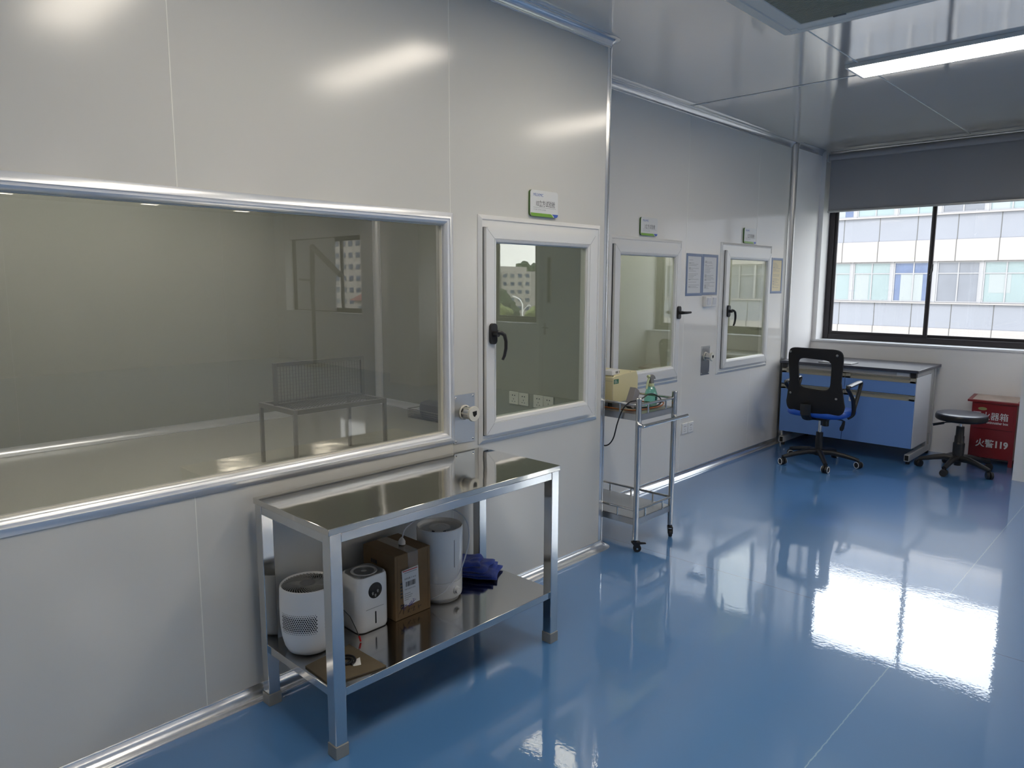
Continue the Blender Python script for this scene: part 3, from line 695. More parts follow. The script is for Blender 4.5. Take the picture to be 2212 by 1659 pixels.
def perf(s, cen, rad_fn, a0, a1, z0, z1, n, m, rh):
    for j in range(m):
        z = z0 + (z1 - z0) * j / (m - 1); rad = rad_fn(z)
        k_ = min(j, m - 1 - j); rs = rh * (1.0 if k_ > 1 else (.5 if k_ == 0 else .75))
        for i in range(n):
            t = a0 + (a1 - a0) * (i + (.5 if j % 2 else 0)) / n
            c = Vector((cen[0] + rad * cos(t), cen[1] + rad * sin(t), z)); nrm = Vector((cos(t), sin(t), 0)); tv = Vector((-sin(t), cos(t), 0))
            s.add([c + nrm * .0004 + tv * rs * cos(q) + Vector((0, 0, 1)) * rs * sin(q) for q in [2 * pi * h / 6 for h in range(6)]], [(0, 1, 2, 3, 4, 5)])
def rf(z):
    h = z - ZS; return .103 + .001 * min(1, (h - .11) / .06) if h < .17 else .104 - .002 * (h - .17) / .065
perf(s, pc, rf, RAD(-92), RAD(-14), ZS + .096, ZS + .166, 18, 11, .0031); s.build('air_holes', 'dark', r, smooth=0); s = B(); perf(s, pc, rf, RAD(2), RAD(80), ZS + .096, ZS + .166, 18, 11, .0031)
s.build('air_holes', 'dark', r, smooth=0)

# small white humidifier with round display
hx0, hx1, hy0, hy1 = -2.352, -2.214, 1.487, 1.634
r = thing('evaporative_cooler', 'small white square cooler with a round black touch display', 'cooler', ((hx0 + hx1) / 2, (hy0 + hy1) / 2, ZS))
def rr2(x0, x1, y0, y1, rad, z, n=6): return [(a, c, z) for a, c in rrect(x0, x1, y0, y1, rad, n)]
s = B(); rings = []
for ins, z in ((.012, 0), (.005, .003), (.001, .012), (0, .03), (0, .20), (.002, .214), (.006, .221), (.010, .2215)): rings.append(rr2(hx0 + ins, hx1 - ins, hy0 + ins, hy1 - ins, .034 - ins, ZS + z))
s.loft(rings); s.build('body', 'whitep2', r)
s = B(); cxh, cyh = (hx0 + hx1) / 2, (hy0 + hy1) / 2
for i in range(70):
    t = 2 * pi * i / 70; a = Vector((cos(t), sin(t), 0)); n_ = max(abs(cos(t)) / .060, abs(sin(t)) / .064); ro = min(1 / n_, .073); ri = .052
    if ro > ri + .003: s.obox(Vector((cxh, cyh, ZS + .2222)) + a * (ri + ro) / 2, a * (ro - ri) / 2, a.cross(Vector((0, 0, 1))) * .0011, (0, 0, .0006))
s.build('rim_vents', 'greyp', r, smooth=0)
s = B(); s.lathe([(.050, ZS + .221), (.050, ZS + .225), (.046, ZS + .225), (.042, ZS + .2225), (0, ZS + .2225)], (cxh, cyh, 0), 40); s.build('vent_ring', 'whitep2', r)
s = B()
for i in range(60):
    t = 2 * pi * i / 60; a = Vector((cos(t), sin(t), 0)); s.obox(Vector((cxh, cyh, ZS + .2232)) + a * .0255, a * .0145, a.cross(Vector((0, 0, 1))) * .0008, (0, 0, .0005))
s.build('vent_slots', 'greyp', r, smooth=0)
s = B(); dc = (hx1 + .0002, 1.563, ZS + .163); s.lathe([(0, .0014), (.0295, .0014), (.0315, .0005), (.0315, -.001)], dc, 36, 'X'); dsp = s.build('display', 'blackg', r)
for (u, v) in ((-.012, -.008), (.011, -.003), (0, -.018)):
    s = B(); s.lathe([(.0032, .0016), (.0040, .0016)], (dc[0], dc[1] + u, dc[2] + v), 16, 'X'); s.lathe([(0, .0016), (.0012, .0016)], (dc[0], dc[1] + u, dc[2] + v), 10, 'X'); s.box(dc[0] + .0015, dc[0] + .0017, dc[1] + u - .003, dc[1] + u + .003, dc[2] + v - .0068, dc[2] + v - .0056)
    s.build('touch_button', 'whitep', dsp)
s = B(); s.prism([(hx1 - .0005, a, c) for a, c in rrect(1.560, 1.566, ZS + .028, ZS + .078, .0028)], (.001, 0, 0)); s.build('water_gauge', 'blackg', r)
s = B(); s.box(hx1 - .0008, hx1 + .0003, hy0 + .032, hy1 - .032, ZS + .093, ZS + .0945); s.build('tank_seam', 'greyp', r)

# lead with red connector
s = B(); s.tube([(-2.20, 1.385, ZS + .16), (-2.19, 1.40, ZS + .15), (-2.188, 1.43, ZS + .11), (-2.185, 1.45, ZS + .06), (-2.180, 1.462, ZS + .022)], .0016, 6)
r = thing('connector_lead', 'thin black lead ending in a red connector between purifier and cooler', 'cable', (-2.18, 1.45, ZS)); s.build('wire', 'black', r)
s = B(); s.tube([(-2.180, 1.462, ZS + .024), (-2.177, 1.466, ZS + .003)], [(.0042, .003), (.0035, .003)], 8); s.build('connector', 'redc', r)

# cardboard box
x0, x1, y0, y1, zt = -2.425, -2.213, 1.657, 1.838, ZS + .270
r = thing('cardboard_box', 'brown cardboard box sealed with clear tape, shipping label on its front', 'box', ((x0 + x1) / 2, (y0 + y1) / 2, ZS))
s = B(); s.box(x0, x1, y0, y1, ZS, zt); s.build('carton', 'card', r, bevel=.002)
s = B(); s.box(x0 - .0003, x1 + .0003, (y0 + y1) / 2 - .0008, (y0 + y1) / 2 + .0008, zt - .0005, zt + .0006); s.build('flap_joint', 'card_in', r)
s = B(); ym = (y0 + y1) / 2; s.box(x0, x1 + .0012, ym - .026, ym + .026, zt + .0006, zt + .0012); s.box(x1 + .0005, x1 + .0012, ym - .026, ym + .026, zt - .07, zt + .001); s.build('tape', 'tape', r, smooth=0)
s = B(); xx = x1 + .0004
s.box(x1, xx, y0 + .012, y0 + .0135, ZS + .01, zt - .006); s.build('edge_crease', 'card_in', r, smooth=0); s = B(); s.box(x1, xx, y1 - .014, y1 - .0125, ZS + .01, zt - .006); s.build('edge_crease', 'card_in', r, smooth=0)
text_mesh('carton_print', '家用加湿器\n额定电压：220V\n额定功率：25W\n额定容量：5.0L', .0105, 'ink', r, (xx + .0002, y0 + .028, zt - .068), RX, sx=.85)
s = B(); s.box(xx, xx + .0003, y0 + .026, y0 + .110, zt - .071, zt - .0695); s.build('print_rule', 'ink', r, smooth=0)
s = B()
for i in range(5): s.box(xx, xx + .0003, y0 + .026, y0 + .036, zt - .125 - i * .014, zt - .117 - i * .014)
s.box(xx, xx + .0003, y0 + .026, y0 + .038, ZS + .055, ZS + .062); s.box(xx, xx + .0003, y0 + .026, y0 + .038, ZS + .044, ZS + .05)
s.build('side_print', 'ink', r, smooth=0)
s = B()
for i in range(3): s.box(x0 + .055 + i * .014, x0 + .065 + i * .014, y0 - .0004, y0, zt - .062, zt - .046)
s.build('side_mark', 'ink', r, smooth=0)
ly0, ly1, lz0, lz1 = y0 + .034, y0 + .117, ZS + .048, ZS + .205
tl = .02
s = B(); s.prism([(xx, ly0 + .008, lz0), (xx, ly1 + .006, lz0 + .004), (xx, ly1, lz1), (xx, ly0, lz1 - .004)], (.0006, 0, 0)); lab = s.build('shipping_label', 'paper', r, smooth=0)
xl = xx + .0008; s = B(); random.seed(3); yy = ly0 + .018
while yy < ly1 - .014:
    wv = random.choice((.0006, .001, .0018)); s.box(xl, xl + .0002, yy, yy + wv, lz1 - .075, lz1 - .054); yy += wv + random.choice((.0008, .0012, .002))
s.build('barcode', 'ink', lab, smooth=0)
s = B(); s.box(xl, xl + .0002, ly0 + .004, ly1 - .004, lz1 - .010, lz1 - .006); s.build('label_header', 'ink_r', lab, smooth=0)
text_mesh('label_text', '快递包裹 ￥ 40.05', .0085, 'ink', lab, (xl, ly0 + .012, lz1 - .045), RX, sx=.9)
text_mesh('label_text', '中通 78 5602-FK 0018', .0065, 'ink', lab, (xl, ly0 + .012, lz1 - .088), RX, sx=.9)
s = B()
for i in range(4): s.box(xl, xl + .0002, ly0 + .012, ly0 + .012 + (.03, .04, .034, .02)[i], lz1 - .105 - i * .0085, lz1 - .1025 - i * .0085)
s.box(xl, xl + .0002, ly0 + .012, ly1 - .008, lz1 - .018, lz1 - .015); s.build('label_lines', 'ink_g', lab, smooth=0)
s = B(); random.seed(11)
for (a, c, m_) in ((.036, .050, 0), (.058, .053, 0), (.078, .057, 0)):
    for q in range(3):
        px, pz = ly0 - .026 + a + random.uniform(-.002, .008), ZS + c + random.uniform(-.006, .006)
        pts = [(xl + .0004, px + random.uniform(-.010, .012), pz + random.uniform(-.010, .010)) for _ in range(4)]; s.tube(pts, .0007, 4)
s.build('blue_handwriting', 'ink_b', lab, smooth=0)
s = B(); 
for pts in (((-.004, .052), (.018, .062), (-.008, .028)), ((.016, .060), (.012, .020)), ((.035, .018), (.044, .034), (.032, .030), (.048, .016)), ((.05, .03), (.07, .036), (.062, .018), (.074, .022)), ((.088, .036), (.092, .018)), ((.086, .026), (.104, .030))):
    s.tube([(xl + .0003, ly0 - .008 + a, ZS + c) for a, c in pts], .0008, 4)
s.build('black_handwriting', 'ink', r, smooth=0)

# tall round humidifier with cord
tc_ = (-2.284, 1.952)
r = thing('humidifier', 'tall white round humidifier with a dial knob, its cord looped over the box', 'humidifier', (tc_[0], tc_[1], ZS))
s = B(); s.lathe([(0, ZS), (.078, ZS), (.080, ZS + .006), (.088, ZS + .008), (.0935, ZS + .014), (.095, ZS + .024), (.0955, ZS + .085)], (tc_[0], tc_[1], 0), 56); s.build('base_unit', 'whitep', r)
s = B(); s.lathe([(.0955, ZS + .0862), (.096, ZS + .0875), (.0975, ZS + .2), (.099, ZS + .300), (.0985, ZS + .311), (.096, ZS + .314), (.093, ZS + .311), (.091, ZS + .300), (.080, ZS + .291), (.0, ZS + .289)], (tc_[0], tc_[1], 0), 56); s.build('water_tank', 'whitep2', r)
s = B(); s.lathe([(.046, ZS + .291), (.046, ZS + .303), (.044, ZS + .305), (.028, ZS + .306), (.026, ZS + .304), (.0, ZS + .303)], (tc_[0], tc_[1], 0), 40); s.build('mist_nozzle', 'whitep', r)
s = B(); 
for a in (-75, -15, 100, 200): 
    t = RAD(a); s = B(); s.obox((tc_[0] + .047 * cos(t), tc_[1] + .047 * sin(t), ZS + .296), (.002 * cos(t), .002 * sin(t), 0), (-.006 * sin(t), .006 * cos(t), 0), (0, 0, .004)); s.build('nozzle_notch', 'ink', r)
ang = RAD(4); cd = Vector((cos(ang), sin(ang), 0)); s = B(); c0 = Vector((tc_[0], tc_[1], ZS + .047)) + cd * .094
s.cyl(c0, c0 + cd * .006, .0165, n=28); s.cyl(c0 + cd * .005, c0 + cd * .018, .0135, .0125, n=28); s.build('dial_knob', 'whitep', r, bevel=.001)
ang = RAD(-2); s = B(); cd = Vector((cos(ang), sin(ang), 0)); c0 = Vector((tc_[0], tc_[1], 0)) + cd * .0968
s.tube([(c0.x, c0.y, ZS + .15), (c0.x + .001, c0.y, ZS + .27)], .0016, 6); s.build('water_gauge', 'greyp', r)
s = B(); P = [(-2.30, 1.762, zt + .020), (-2.31, 1.785, zt + .055), (-2.315, 1.83, ZS + .345), (-2.31, 1.90, ZS + .372), (-2.29, 1.97, ZS + .385), (-2.25, 2.02, ZS + .365), (-2.205, 2.035, ZS + .33), (-2.18, 2.028, ZS + .27), (-2.178, 2.005, ZS + .19), (-2.178, 1.965, ZS + .12), (-2.176, 1.90, ZS + .075), (-2.19, 1.862, ZS + .05), (-2.24, 1.846, ZS + .02)]
# smooth the cord path
def smooth_path(P, n=6):
    out = []
    for i in range(len(P) - 1):
        p0, p1, p2, p3 = [Vector(P[max(0, min(len(P) - 1, i + d))]) for d in (-1, 0, 1, 2)]
        for k_ in range(n):
            t = k_ / n; out.append(.5 * ((2 * p1) + (-p0 + p2) * t + (2 * p0 - 5 * p1 + 4 * p2 - p3) * t * t + (-p0 + 3 * p1 - 3 * p2 + p3) * t ** 3))
    out.append(Vector(P[-1])); return out
s.tube(smooth_path(P), .0028, 8); crd = s.build('power_cord', 'lam_w', r)
s = B(); s.loft([[(-2.30 + a, 1.762 + c, zt + z) for a, c in [(q * cos(t), q * .8 * sin(t)) for t in [2 * pi * i / 14 for i in range(14)]]] for q, z in ((.010, .0015), (.0165, .004), (.0165, .016), (.010, .026), (.004, .032))]); s.build('plug', 'whitep', crd)

# folded cloth
def clothlayer(s, cx_, cy_, w_, h_, z, th, rot, seed):
    def P(u, v, up):
        a = (u - .5) * w_; c = (v - .5) * h_
        e = min(1, min(u, 1 - u, v, 1 - v) * 9); wob = mnoise.noise(Vector((u * 4 + seed, v * 4, seed))) * .007
        a += mnoise.noise(Vector((v * 3, seed * 2, u))) * .012; c += mnoise.noise(Vector((u * 3, seed * 3, v))) * .012
        X_ = cx_ + a * cos(rot) - c * sin(rot); Y_ = cy_ + a * sin(rot) + c * cos(rot)
        return (X_, Y_, z + (th * (.5 + .5 * e ** .6) + wob * e if up else th * .5 * (1 - e ** .6)))
    nu, nv = 26, 26
    s.grid(lambda u, v: P(u, v, True), nu, nv); s.grid(lambda u, v: P(u, v, False), nu, nv)
s = B(); clothlayer(s, -2.318, 2.228, .185, .175, ZS + .004, .018, .55, 1.3); clothlayer(s, -2.326, 2.215, .175, .17, ZS + .020, .018, .62, 4.1); clothlayer(s, -2.338, 2.203, .155, .165, ZS + .036, .020, .5, 7.7); clothlayer(s, -2.358, 2.182, .13, .14, ZS + .054, .022, .75, 9.7)
tag(s.build('folded_towel', 'cloth', smooth=60), 'folded blue towel on the shelf of the steel table', 'towel')

# hardboard with coil
s = B(); s.prism([(-2.166, 1.226, ZS), (-2.000, 1.222, ZS), (-1.962, 1.425, ZS), (-2.186, 1.421, ZS)], (0, 0, .006)); tag(s.build('hardboard_sheet', 'mdf', bevel=.0008), 'square brown hardboard sheet lying on the shelf front corner', 'board')
s = B(); pts = []
for i in range(70):
    t = i / 69 * 2 * pi * 2.1; rad = .036 - .011 * t / (2 * pi); pts.append((-2.085 + rad * cos(t), 1.338 + rad * sin(t), ZS + .0115 + .003 * sin(t * .5)))
s.tube(pts, .0042, 8); tag(s.build('coil_burner', 'blackg'), 'small black spiral coil lying on the hardboard', 'coil')
s = B(); s.prism([(-2.072, 1.350, ZS + .0063), (-2.040, 1.342, ZS + .0063), (-2.030, 1.366, ZS + .0063), (-2.075, 1.392, ZS + .0063)], (0, 0, .0006)); tag(s.build('foil_wrapper', 'paper', smooth=0), 'small torn white wrapper under the black coil', 'wrapper')

# ------------------------------------------------------------------ trolley
r = thing('service_trolley', 'two tier stainless trolley with push handle beside the partition corner', 'trolley', (-2.60, 3.69, 0))
ya, yb, xa, xb = 3.482, 3.868, -2.305, -2.90; pr_ = .0165
for (x, y) in ((xa, ya), (xa, yb), (xb, ya), (xb, yb)):
    s = B(); s.cyl((x, y, .075), (x, y, .918), pr_, n=24); s.lathe([(pr_, .918), (pr_ * .8, .922), (0, .923)], (x, y, 0), 24); s.build('post', 'chrome', r)
def tray(z, nm):
    s = B(); s.box(xb, xa, ya + .004, yb - .004, z - .030, z - .027); s.box(xb + .01, xa - .004, ya + .0, ya + .003, z - .040, z); s.box(xb + .01, xa - .004, yb - .003, yb, z - .040, z); s.box(xa - .003, xa, ya + .01, yb - .01, z - .040, z); s.box(xb, xb + .003, ya + .01, yb - .01, z - .040, z); s.box(xb, xa, ya, yb, z - .004, z)
    s.build(nm, 'steel_br', r, bevel=.001)
tray(.826, 'upper_tray'); tray(.200, 'lower_tray')
for z in (.880, .252):
    for (p, q) in (((xa, ya), (xa, yb)), ((xb, ya), (xa, ya)), ((xb, yb), (xa, yb))):
        s = B(); s.cyl((p[0], p[1], z), (q[0], q[1], z), .0075, n=14)
        for f in (.25, .75) if p[0] == q[0] else (.22, .5, .78): s.cyl((p[0] + (q[0] - p[0]) * f, p[1] + (q[1] - p[1]) * f, z - .055), (p[0] + (q[0] - p[0]) * f, p[1] + (q[1] - p[1]) * f, z), .0062, n=12)
        s.build('guard_rail', 'chrome', r)
s = B(); s.tube(smooth_path([(xa, ya - .002, .790), (xa + .010, ya - .010, .768), (xa + .028, ya + .004, .762), (xa + .036, ya + .04, .762), (xa + .037, 3.965, .762)], 5), .0115, 12)
s.cyl((xa + .036, yb, .762), (xa, yb, .762), .008, n=12)
s.build('push_handle', 'chrome', r)
def caster(x, y, ang, brake, nm='caster'):
    s = B(); d = Vector((cos(ang), sin(ang), 0)); n_ = Vector((-sin(ang), cos(ang), 0)); c = Vector((x, y, .024)) + d * .012
    s.cyl((x, y, .055), (x, y, .08), .014, n=16)
    for q in (-1, 1): s.prism([c + n_ * q * .012 + d * a + Vector((0, 0, z)) for a, z in ((-.034, .036), (.016, .036), (.014, -.004), (-.004, -.006))], n_ * q * .003)
    s.obox(c + d * -.009 + Vector((0, 0, .036)), d * .026, n_ * .015, (0, 0, .003))
    if brake: s.prism([c + n_ * -.008 + d * a + Vector((0, 0, z)) for a, z in ((.012, .036), (.050, .034), (.053, .028), (.012, .024))], n_ * .016)
    cs = s.build(nm, 'black', r, bevel=.0008)
    s = B(); 
    p = c + n_ * -.010; q = c + n_ * .010; s.cyl(p, q, .0235, n=28); wl = s.build('wheel', 'rubber', cs, bevel=.002)
    s = B(); s.cyl(c + n_ * -.0165, c + n_ * .0165, .006, n=14); s.build('axle', 'chrome', cs)
caster(xa, ya, RAD(40), True); caster(xa, yb, RAD(-50), False); caster(xb, ya, RAD(30), False); caster(xb, yb, RAD(70), False)

# cream machine on the trolley
ZT = .8262
mx, my0, my1 = -2.555, 3.568, 3.840
r = thing('pump_unit', 'cream enamel instrument box on top of the trolley', 'machine', (-2.72, 3.7, ZT))
prof = [(my0, .852), (my0, 1.006), (my0 + .03, 1.017), (my1 - .018, 1.030), (my1, .992), (my1, .852)]
s = B(); s.prism([(mx, a, c) for a, c in prof], (-.27, 0, 0)); s.build('housing', 'paleyel', r, bevel=.002)
s = B(); s.box(mx, mx + .0012, my0 + .002, my0 + .0035, .855, 1.008); s.box(mx - .26, mx, my0 - .0008, my0, .985, .987); s.build('panel_joint', 'cream', r)
s = B(); s.box(mx, mx + .001, my0 + .012, my0 + .062, .968, .996); pl = s.build('rating_label', 'greenlab', r, smooth=0)
s = B(); 
for i in range(3): s.box(mx + .001, mx + .0013, my0 + .018, my0 + .052 - i * .006, .974 + i * .007, .976 + i * .007)
s.build('label_print', 'whitep', pl, smooth=0)
for (x, y) in ((mx - .03, my0 + .02), (mx - .24, my0 + .02), (mx - .03, my1 - .03), (mx - .24, my1 - .03)):
    s = B(); s.cyl((x, y, ZT + .0005), (x, y, .853), .012, n=14); s.build('foot', 'rubber', r)
s = B(); s.box(mx - .10, mx - .06, my0 - .004, my0, .90, .925); s.build('switch', 'black', r)
for (yy, zz) in ((my0 + .02, 1.016), (my1 - .07, 1.026)):
    s = B(); s.lathe([(0, .003), (.003, .002), (.0035, -.002)], (mx - .012, yy, zz), 10); s.build('screw', 'black', r)
s = B(); s.obox((mx - .052, my0 + .058, 1.0345), (.030, .006, .0), (-.004, .045, .002), (0, 0, .014)); bxo = thing('medicine_box', 'small white printed carton on the cream instrument box', 'box', (mx - .052, my0 + .058, 1.02)); s.build('carton', 'paper', bxo, bevel=.001)
s = B()
for i, wv in enumerate((.003, .0015, .004, .002, .003)): s.obox((mx - .0215, my0 + .052 + i * .0075, 1.034), (.0004, 0, 0), (0, wv * .5, 0), (0, 0, .007))
s.obox((mx - .0232, my0 + .026, 1.034), (.0004, 0, 0), (0, .003, 0), (0, 0, .006)); s.obox((mx - .0185, my0 + .094, 1.035), (.0004, 0, 0), (0, .002, 0), (0, 0, .006)); s.build('print', 'ink', bxo, smooth=0)
s = B(); s.obox((mx - .058, my0 + .0118, 1.034), (.022, .004, 0), (0, .0004, 0), (0, 0, .002)); s.build('red_print', 'ink_r', bxo, smooth=0)

# grey wedge tool leaning
s = B(); s.obox((-2.428, 3.590, ZT + .070), (.022, 0, 0), (0, .018, -.011), (0, .028, .054)); s.obox((-2.428, 3.622, ZT + .062), (.018, 0, 0), (0, .007, -.004), (0, .022, .044))
tag(s.build('sanding_block', mat('grey_felt', (.26, .25, .26), .8, bump=(200, .1, .001)), bevel=.003), 'grey slanted block leaning between the instrument box and spray bottle', 'block')
# orange hose on the tray
s = B(); s.tube(smooth_path([(-2.88, 3.60, ZT + .02), (-2.70, 3.535, ZT + .012), (-2.50, 3.525, ZT + .006), (-2.385, 3.56, ZT + .005), (-2.36, 3.70, ZT + .005), (-2.35, 3.79, ZT + .008), (-2.37, 3.845, ZT + .022), (-2.45, 3.852, ZT + .010), (-2.60, 3.857, ZT + .006)], 6), .0042, 8)
tag(s.build('rubber_hose', 'orange'), 'thin orange-brown hose curled on the upper tray of the trolley', 'hose')
# spray bottle
bc = (-2.425, 3.792)
r = thing('spray_bottle', 'green translucent spray bottle with a grey trigger head on the trolley', 'spray bottle', (bc[0], bc[1], ZT))
s = B(); prof = [(.0, 0), (.030, 0), (.036, .004), (.039, .02), (.0395, .045), (.037, .075), (.030, .10), (.021, .117), (.015, .124), (.014, .13)]; n = 40; vs = []
for (rad, z) in prof: vs.append([(bc[0] + rad * (1 + (.035 if i % 4 < 2 else -.02) * (rad > .02)) * cos(2 * pi * i / n), bc[1] + rad * (1 + (.035 if i % 4 < 2 else -.02) * (rad > .02)) * sin(2 * pi * i / n), ZT + .001 + z) for i in range(n)])
s.loft(vs); s.build('bottle', 'bott', r, smooth=60)
s = B(); s.lathe([(.0, .121), (.018, .121), (.0185, .124), (.0185, .136), (.017, .139), (0, .139)], (bc[0], bc[1], ZT), 24); s.build('cap', 'spr_g', r)
dd = Vector((-.15, -.99, 0)).normalized(); b0 = Vector((bc[0], bc[1], ZT)); Z = Vector((0, 0, 1))
s = B(); side = dd.cross(Z) * .010
s.prism([b0 - side + dd * a + Z * z for a, z in ((-.012, .139), (.010, .139), (.016, .170), (.022, .178), (.020, .190), (-.004, .194), (-.022, .184), (-.030, .168), (-.026, .166), (-.014, .172))], side * 2); s.build('spray_head', 'greyp', r, bevel=.002)
s = B(); s.cyl(b0 + dd * .018 + Z * .184, b0 + dd * .034 + Z * .184, .010, .0085, n=18); s.build('nozzle', 'spr_g', r)
s = B(); s.tube([b0 + dd * .020 + Z * .174, b0 + dd * .030 + Z * .155, b0 + dd * .038 + Z * .125, b0 + dd * .041 + Z * .108], [(.007, .005)] * 4, 8); s.build('trigger', 'spr_g', r)
# black cord hanging over the rail
s = B(); s.tube(smooth_path([(-2.72, 3.46, .60), (-2.60, 3.462, .618), (-2.52, 3.466, .612), (-2.47, 3.466, .66), (-2.440, 3.465, .76), (-2.405, 3.464, .845), (-2.36, 3.468, .893), (-2.335, 3.50, .902), (-2.33, 3.56, .912), (-2.335, 3.63, .926), (-2.34, 3.70, .915), (-2.345, 3.77, .885), (-2.36, 3.80, .85), (-2.375, 3.74, ZT + .006), (-2.44, 3.62, ZT + .005)], 6), .0040, 8)
tag(s.build('power_cable', 'black'), 'black power cable hanging over the front rail of the trolley', 'cable')

# ------------------------------------------------------------------ laboratory desk
DX0, DX1, DY = -2.925, -1.740, 6.88
r = thing('laboratory_bench', 'laboratory bench with dark worktop and blue drawers under the window', 'bench', ((DX0 + DX1) / 2, 7.2, 0))
s = B(); s.box(-2.940, -1.722, 6.858, 7.600, .813, .838); s.build('worktop', 'bench', r, bevel=.003)
s = B(); s.box(DX0, DX1, DY + .018, 7.36, .145, .770); s.box(DX0 + .05, DX1 - .05, DY + .03, 7.30, .770, .812); s.build('cabinet_body', 'lam_w', r, bevel=.001)
s = B(); s.box(DX0 + .06, DX1 - .055, DY + .012, DY + .03, .772, .811); s.build('top_rail', 'tubew', r)
for x in (DX0 + .005, DX1 - .047):
    s = B(); s.box(x, x + .042, DY, DY + .045, .771, .811); s.build('corner_block', 'black', r)
s = B(); s.box(-1.90, -1.80, DY + .008, DY + .0115, .779, .806); s.build('clear_card_holder', 'paper', r)
xm = -2.330
def front(x0, x1, z0, z1, nm, note=None):
    s = B(); s.box(x0, x1, DY, DY + .017, z0, z1 - .046); f = s.build(nm, 'blue', r, bevel=.001)
    s = B(); s.box(x0, x1, DY - .002, DY + .017, z1 - .046, z1 - .030); s.box(x0, x1, DY + .012, DY + .017, z1 - .030, z1); s.box(x0, x1, DY - .002, DY + .017, z1 - .006, z1); s.box(x0, x0 + .045, DY - .002, DY + .017, z1 - .046, z1); s.box(x1 - .045, x1, DY - .002, DY + .017, z1 - .046, z1)
    s.build('pull_channel', 'cream', f, bevel=.0008)
for (x0, x1) in ((DX0 + .004, xm - .002), (xm + .002, DX1 - .004)):
    front(x0, x1, .618, .769, 'drawer'); front(x0, x1, .147, .613, 'cabinet_door')
s = B(); s.prism([(a, DY - .0005, c) for a, c in rrect(-2.285, -2.215, .510, .555, .008)], (0, -.0006, 0)); st = s.build('door_sticker', 'paper', r)
text_mesh('sticker_print', '试剂', .024, 'logo', st, (-2.278, DY - .0015, .524), RY)
for x in (DX0 + .010, DX1 - .05):
    s = B(); s.box(x, x + .040, 6.885, 7.55, .030, .090); ft = s.build('floor_rail', 'tubew', r, bevel=.002)
    s = B(); s.box(x + .005, x + .035, 6.882, 6.8855, .037, .083); s.build('open_end', 'dark', ft)
    for y in (6.93, 7.52):
        s = B(); s.cyl((x + .02, y, 0), (x + .02, y, .031), .017, n=16); s.build('leveller', 'black', ft)
    s = B(); s.box(x, x + .040, 7.37, 7.43, .088, .812); s.box(x, x + .040, 7.50, 7.56, .088, .812); s.box(x + .004, x + .036, 7.43, 7.50, .20, .800); s.build('rear_leg', 'tubew', r, bevel=.002)
    s = B(); s.box(x, x + .040, 6.89, 7.37, .772, .812); s.build('side_rail', 'tubew', r, bevel=.002)
# small towel/mat lying on the bench behind the chair
s = B(); s.box(-2.60, -2.30, 6.93, 7.12, .8382, .845); tag(s.build('keyboard_mat', 'greyp', bevel=.002), 'thin grey ribbed mat on the bench, seen through the chair back', 'mat')

# ------------------------------------------------------------------ office chair
CX, CY = -2.345, 6.385
r = thing('office_chair', 'black office chair with blue seat and open mesh back, facing the bench', 'chair', (CX, CY, 0))
def star(r, cx, cy, zc, rad, a0, hub_r, nm_arm='base_arm', zh=.11, ring=True, th=.020):
    for i in range(5):
        t = RAD(a0 + 72 * i); d = Vector((cos(t), sin(t), 0)); c = Vector((cx, cy, 0))
        s = B(); s.tube([c + d * .02 + Vector((0, 0, zh)), c + d * .10 + Vector((0, 0, zh + .004)), c + d * (rad * .62) + Vector((0, 0, zh - .012)), c + d * (rad * .88) + Vector((0, 0, zc + .012)), c + d * rad + Vector((0, 0, zc + .002))], [(th * 1.15, th * 1.2), (th, th), (th * .85, th * .8), (th * .7, th * .7), (th * .62, th * .65)], 12, flat=(0, 0, 1))
        am = s.build(nm_arm, 'black', r)
        w_ = c + d * rad; n_ = Vector((cos(t + .9 + i * .8), sin(t + .9 + i * .8), 0)); wc = w_ + Vector((0, 0, .0305))
        s = B(); s.cyl(w_ + Vector((0, 0, .03)), w_ + Vector((0, 0, zc + .006)), .008, n=10); s.box(wc.x - .003, wc.x + .003, wc.y - .003, wc.y + .003, .02, .05)
        for q in (-1, 1): s.cyl(wc + n_ * q * .004, wc + n_ * q * .025, .030, .0285, n=24)
        cs = s.build('caster', 'black', am, bevel=.0015)
        if ring:
            s = B()
            for q in (-1, 1):
                pts = [wc + n_ * q * .0253 + (n_.cross(Vector((0, 0, 1))) * cos(h) + Vector((0, 0, 1)) * sin(h)) * .0255 for h in [2 * pi * g / 20 for g in range(20)]]; s.tube(pts, .0030, 6, closed=True)
            s.build('wheel_ring', 'whitep', cs)
star(r, CX, CY, .068, .325, 13, .03, th=.025)
s = B(); s.lathe([(0, .075), (.034, .08), (.036, .10), (.030, .14), (.031, .20), (.029, .285), (0, .285)], (CX, CY, 0), 28); s.build('gas_lift_cover', 'black', r)
s = B(); s.cyl((CX, CY, .28), (CX, CY, .41), .014, n=20); s.build('gas_lift', 'chrome', r)
s = B(); s.box(CX - .09, CX + .09, CY - .11, CY + .10, .405, .430); s.cyl((CX + .045, CY + .0, .345), (CX + .045, CY + .0, .41), .028, n=20); s.build('tilt_mechanism', 'black', r, bevel=.004)
s = B(); s.tube([(CX + .06, CY, .418), (CX + .18, CY - .01, .416), (CX + .205, CY - .012, .410)], .0045, 8); lv = s.build('tilt_lever', 'black', r)
s = B(); s.tube([(CX + .204, CY - .012, .412), (CX + .200, CY - .012, .385), (CX + .188, CY - .012, .345), (CX + .184, CY - .012, .325)], [(.008, .008), (.012, .010), (.020, .012), (.014, .008)], 12); s.build('lever_grip', 'black', lv)
s = B(); rings = []
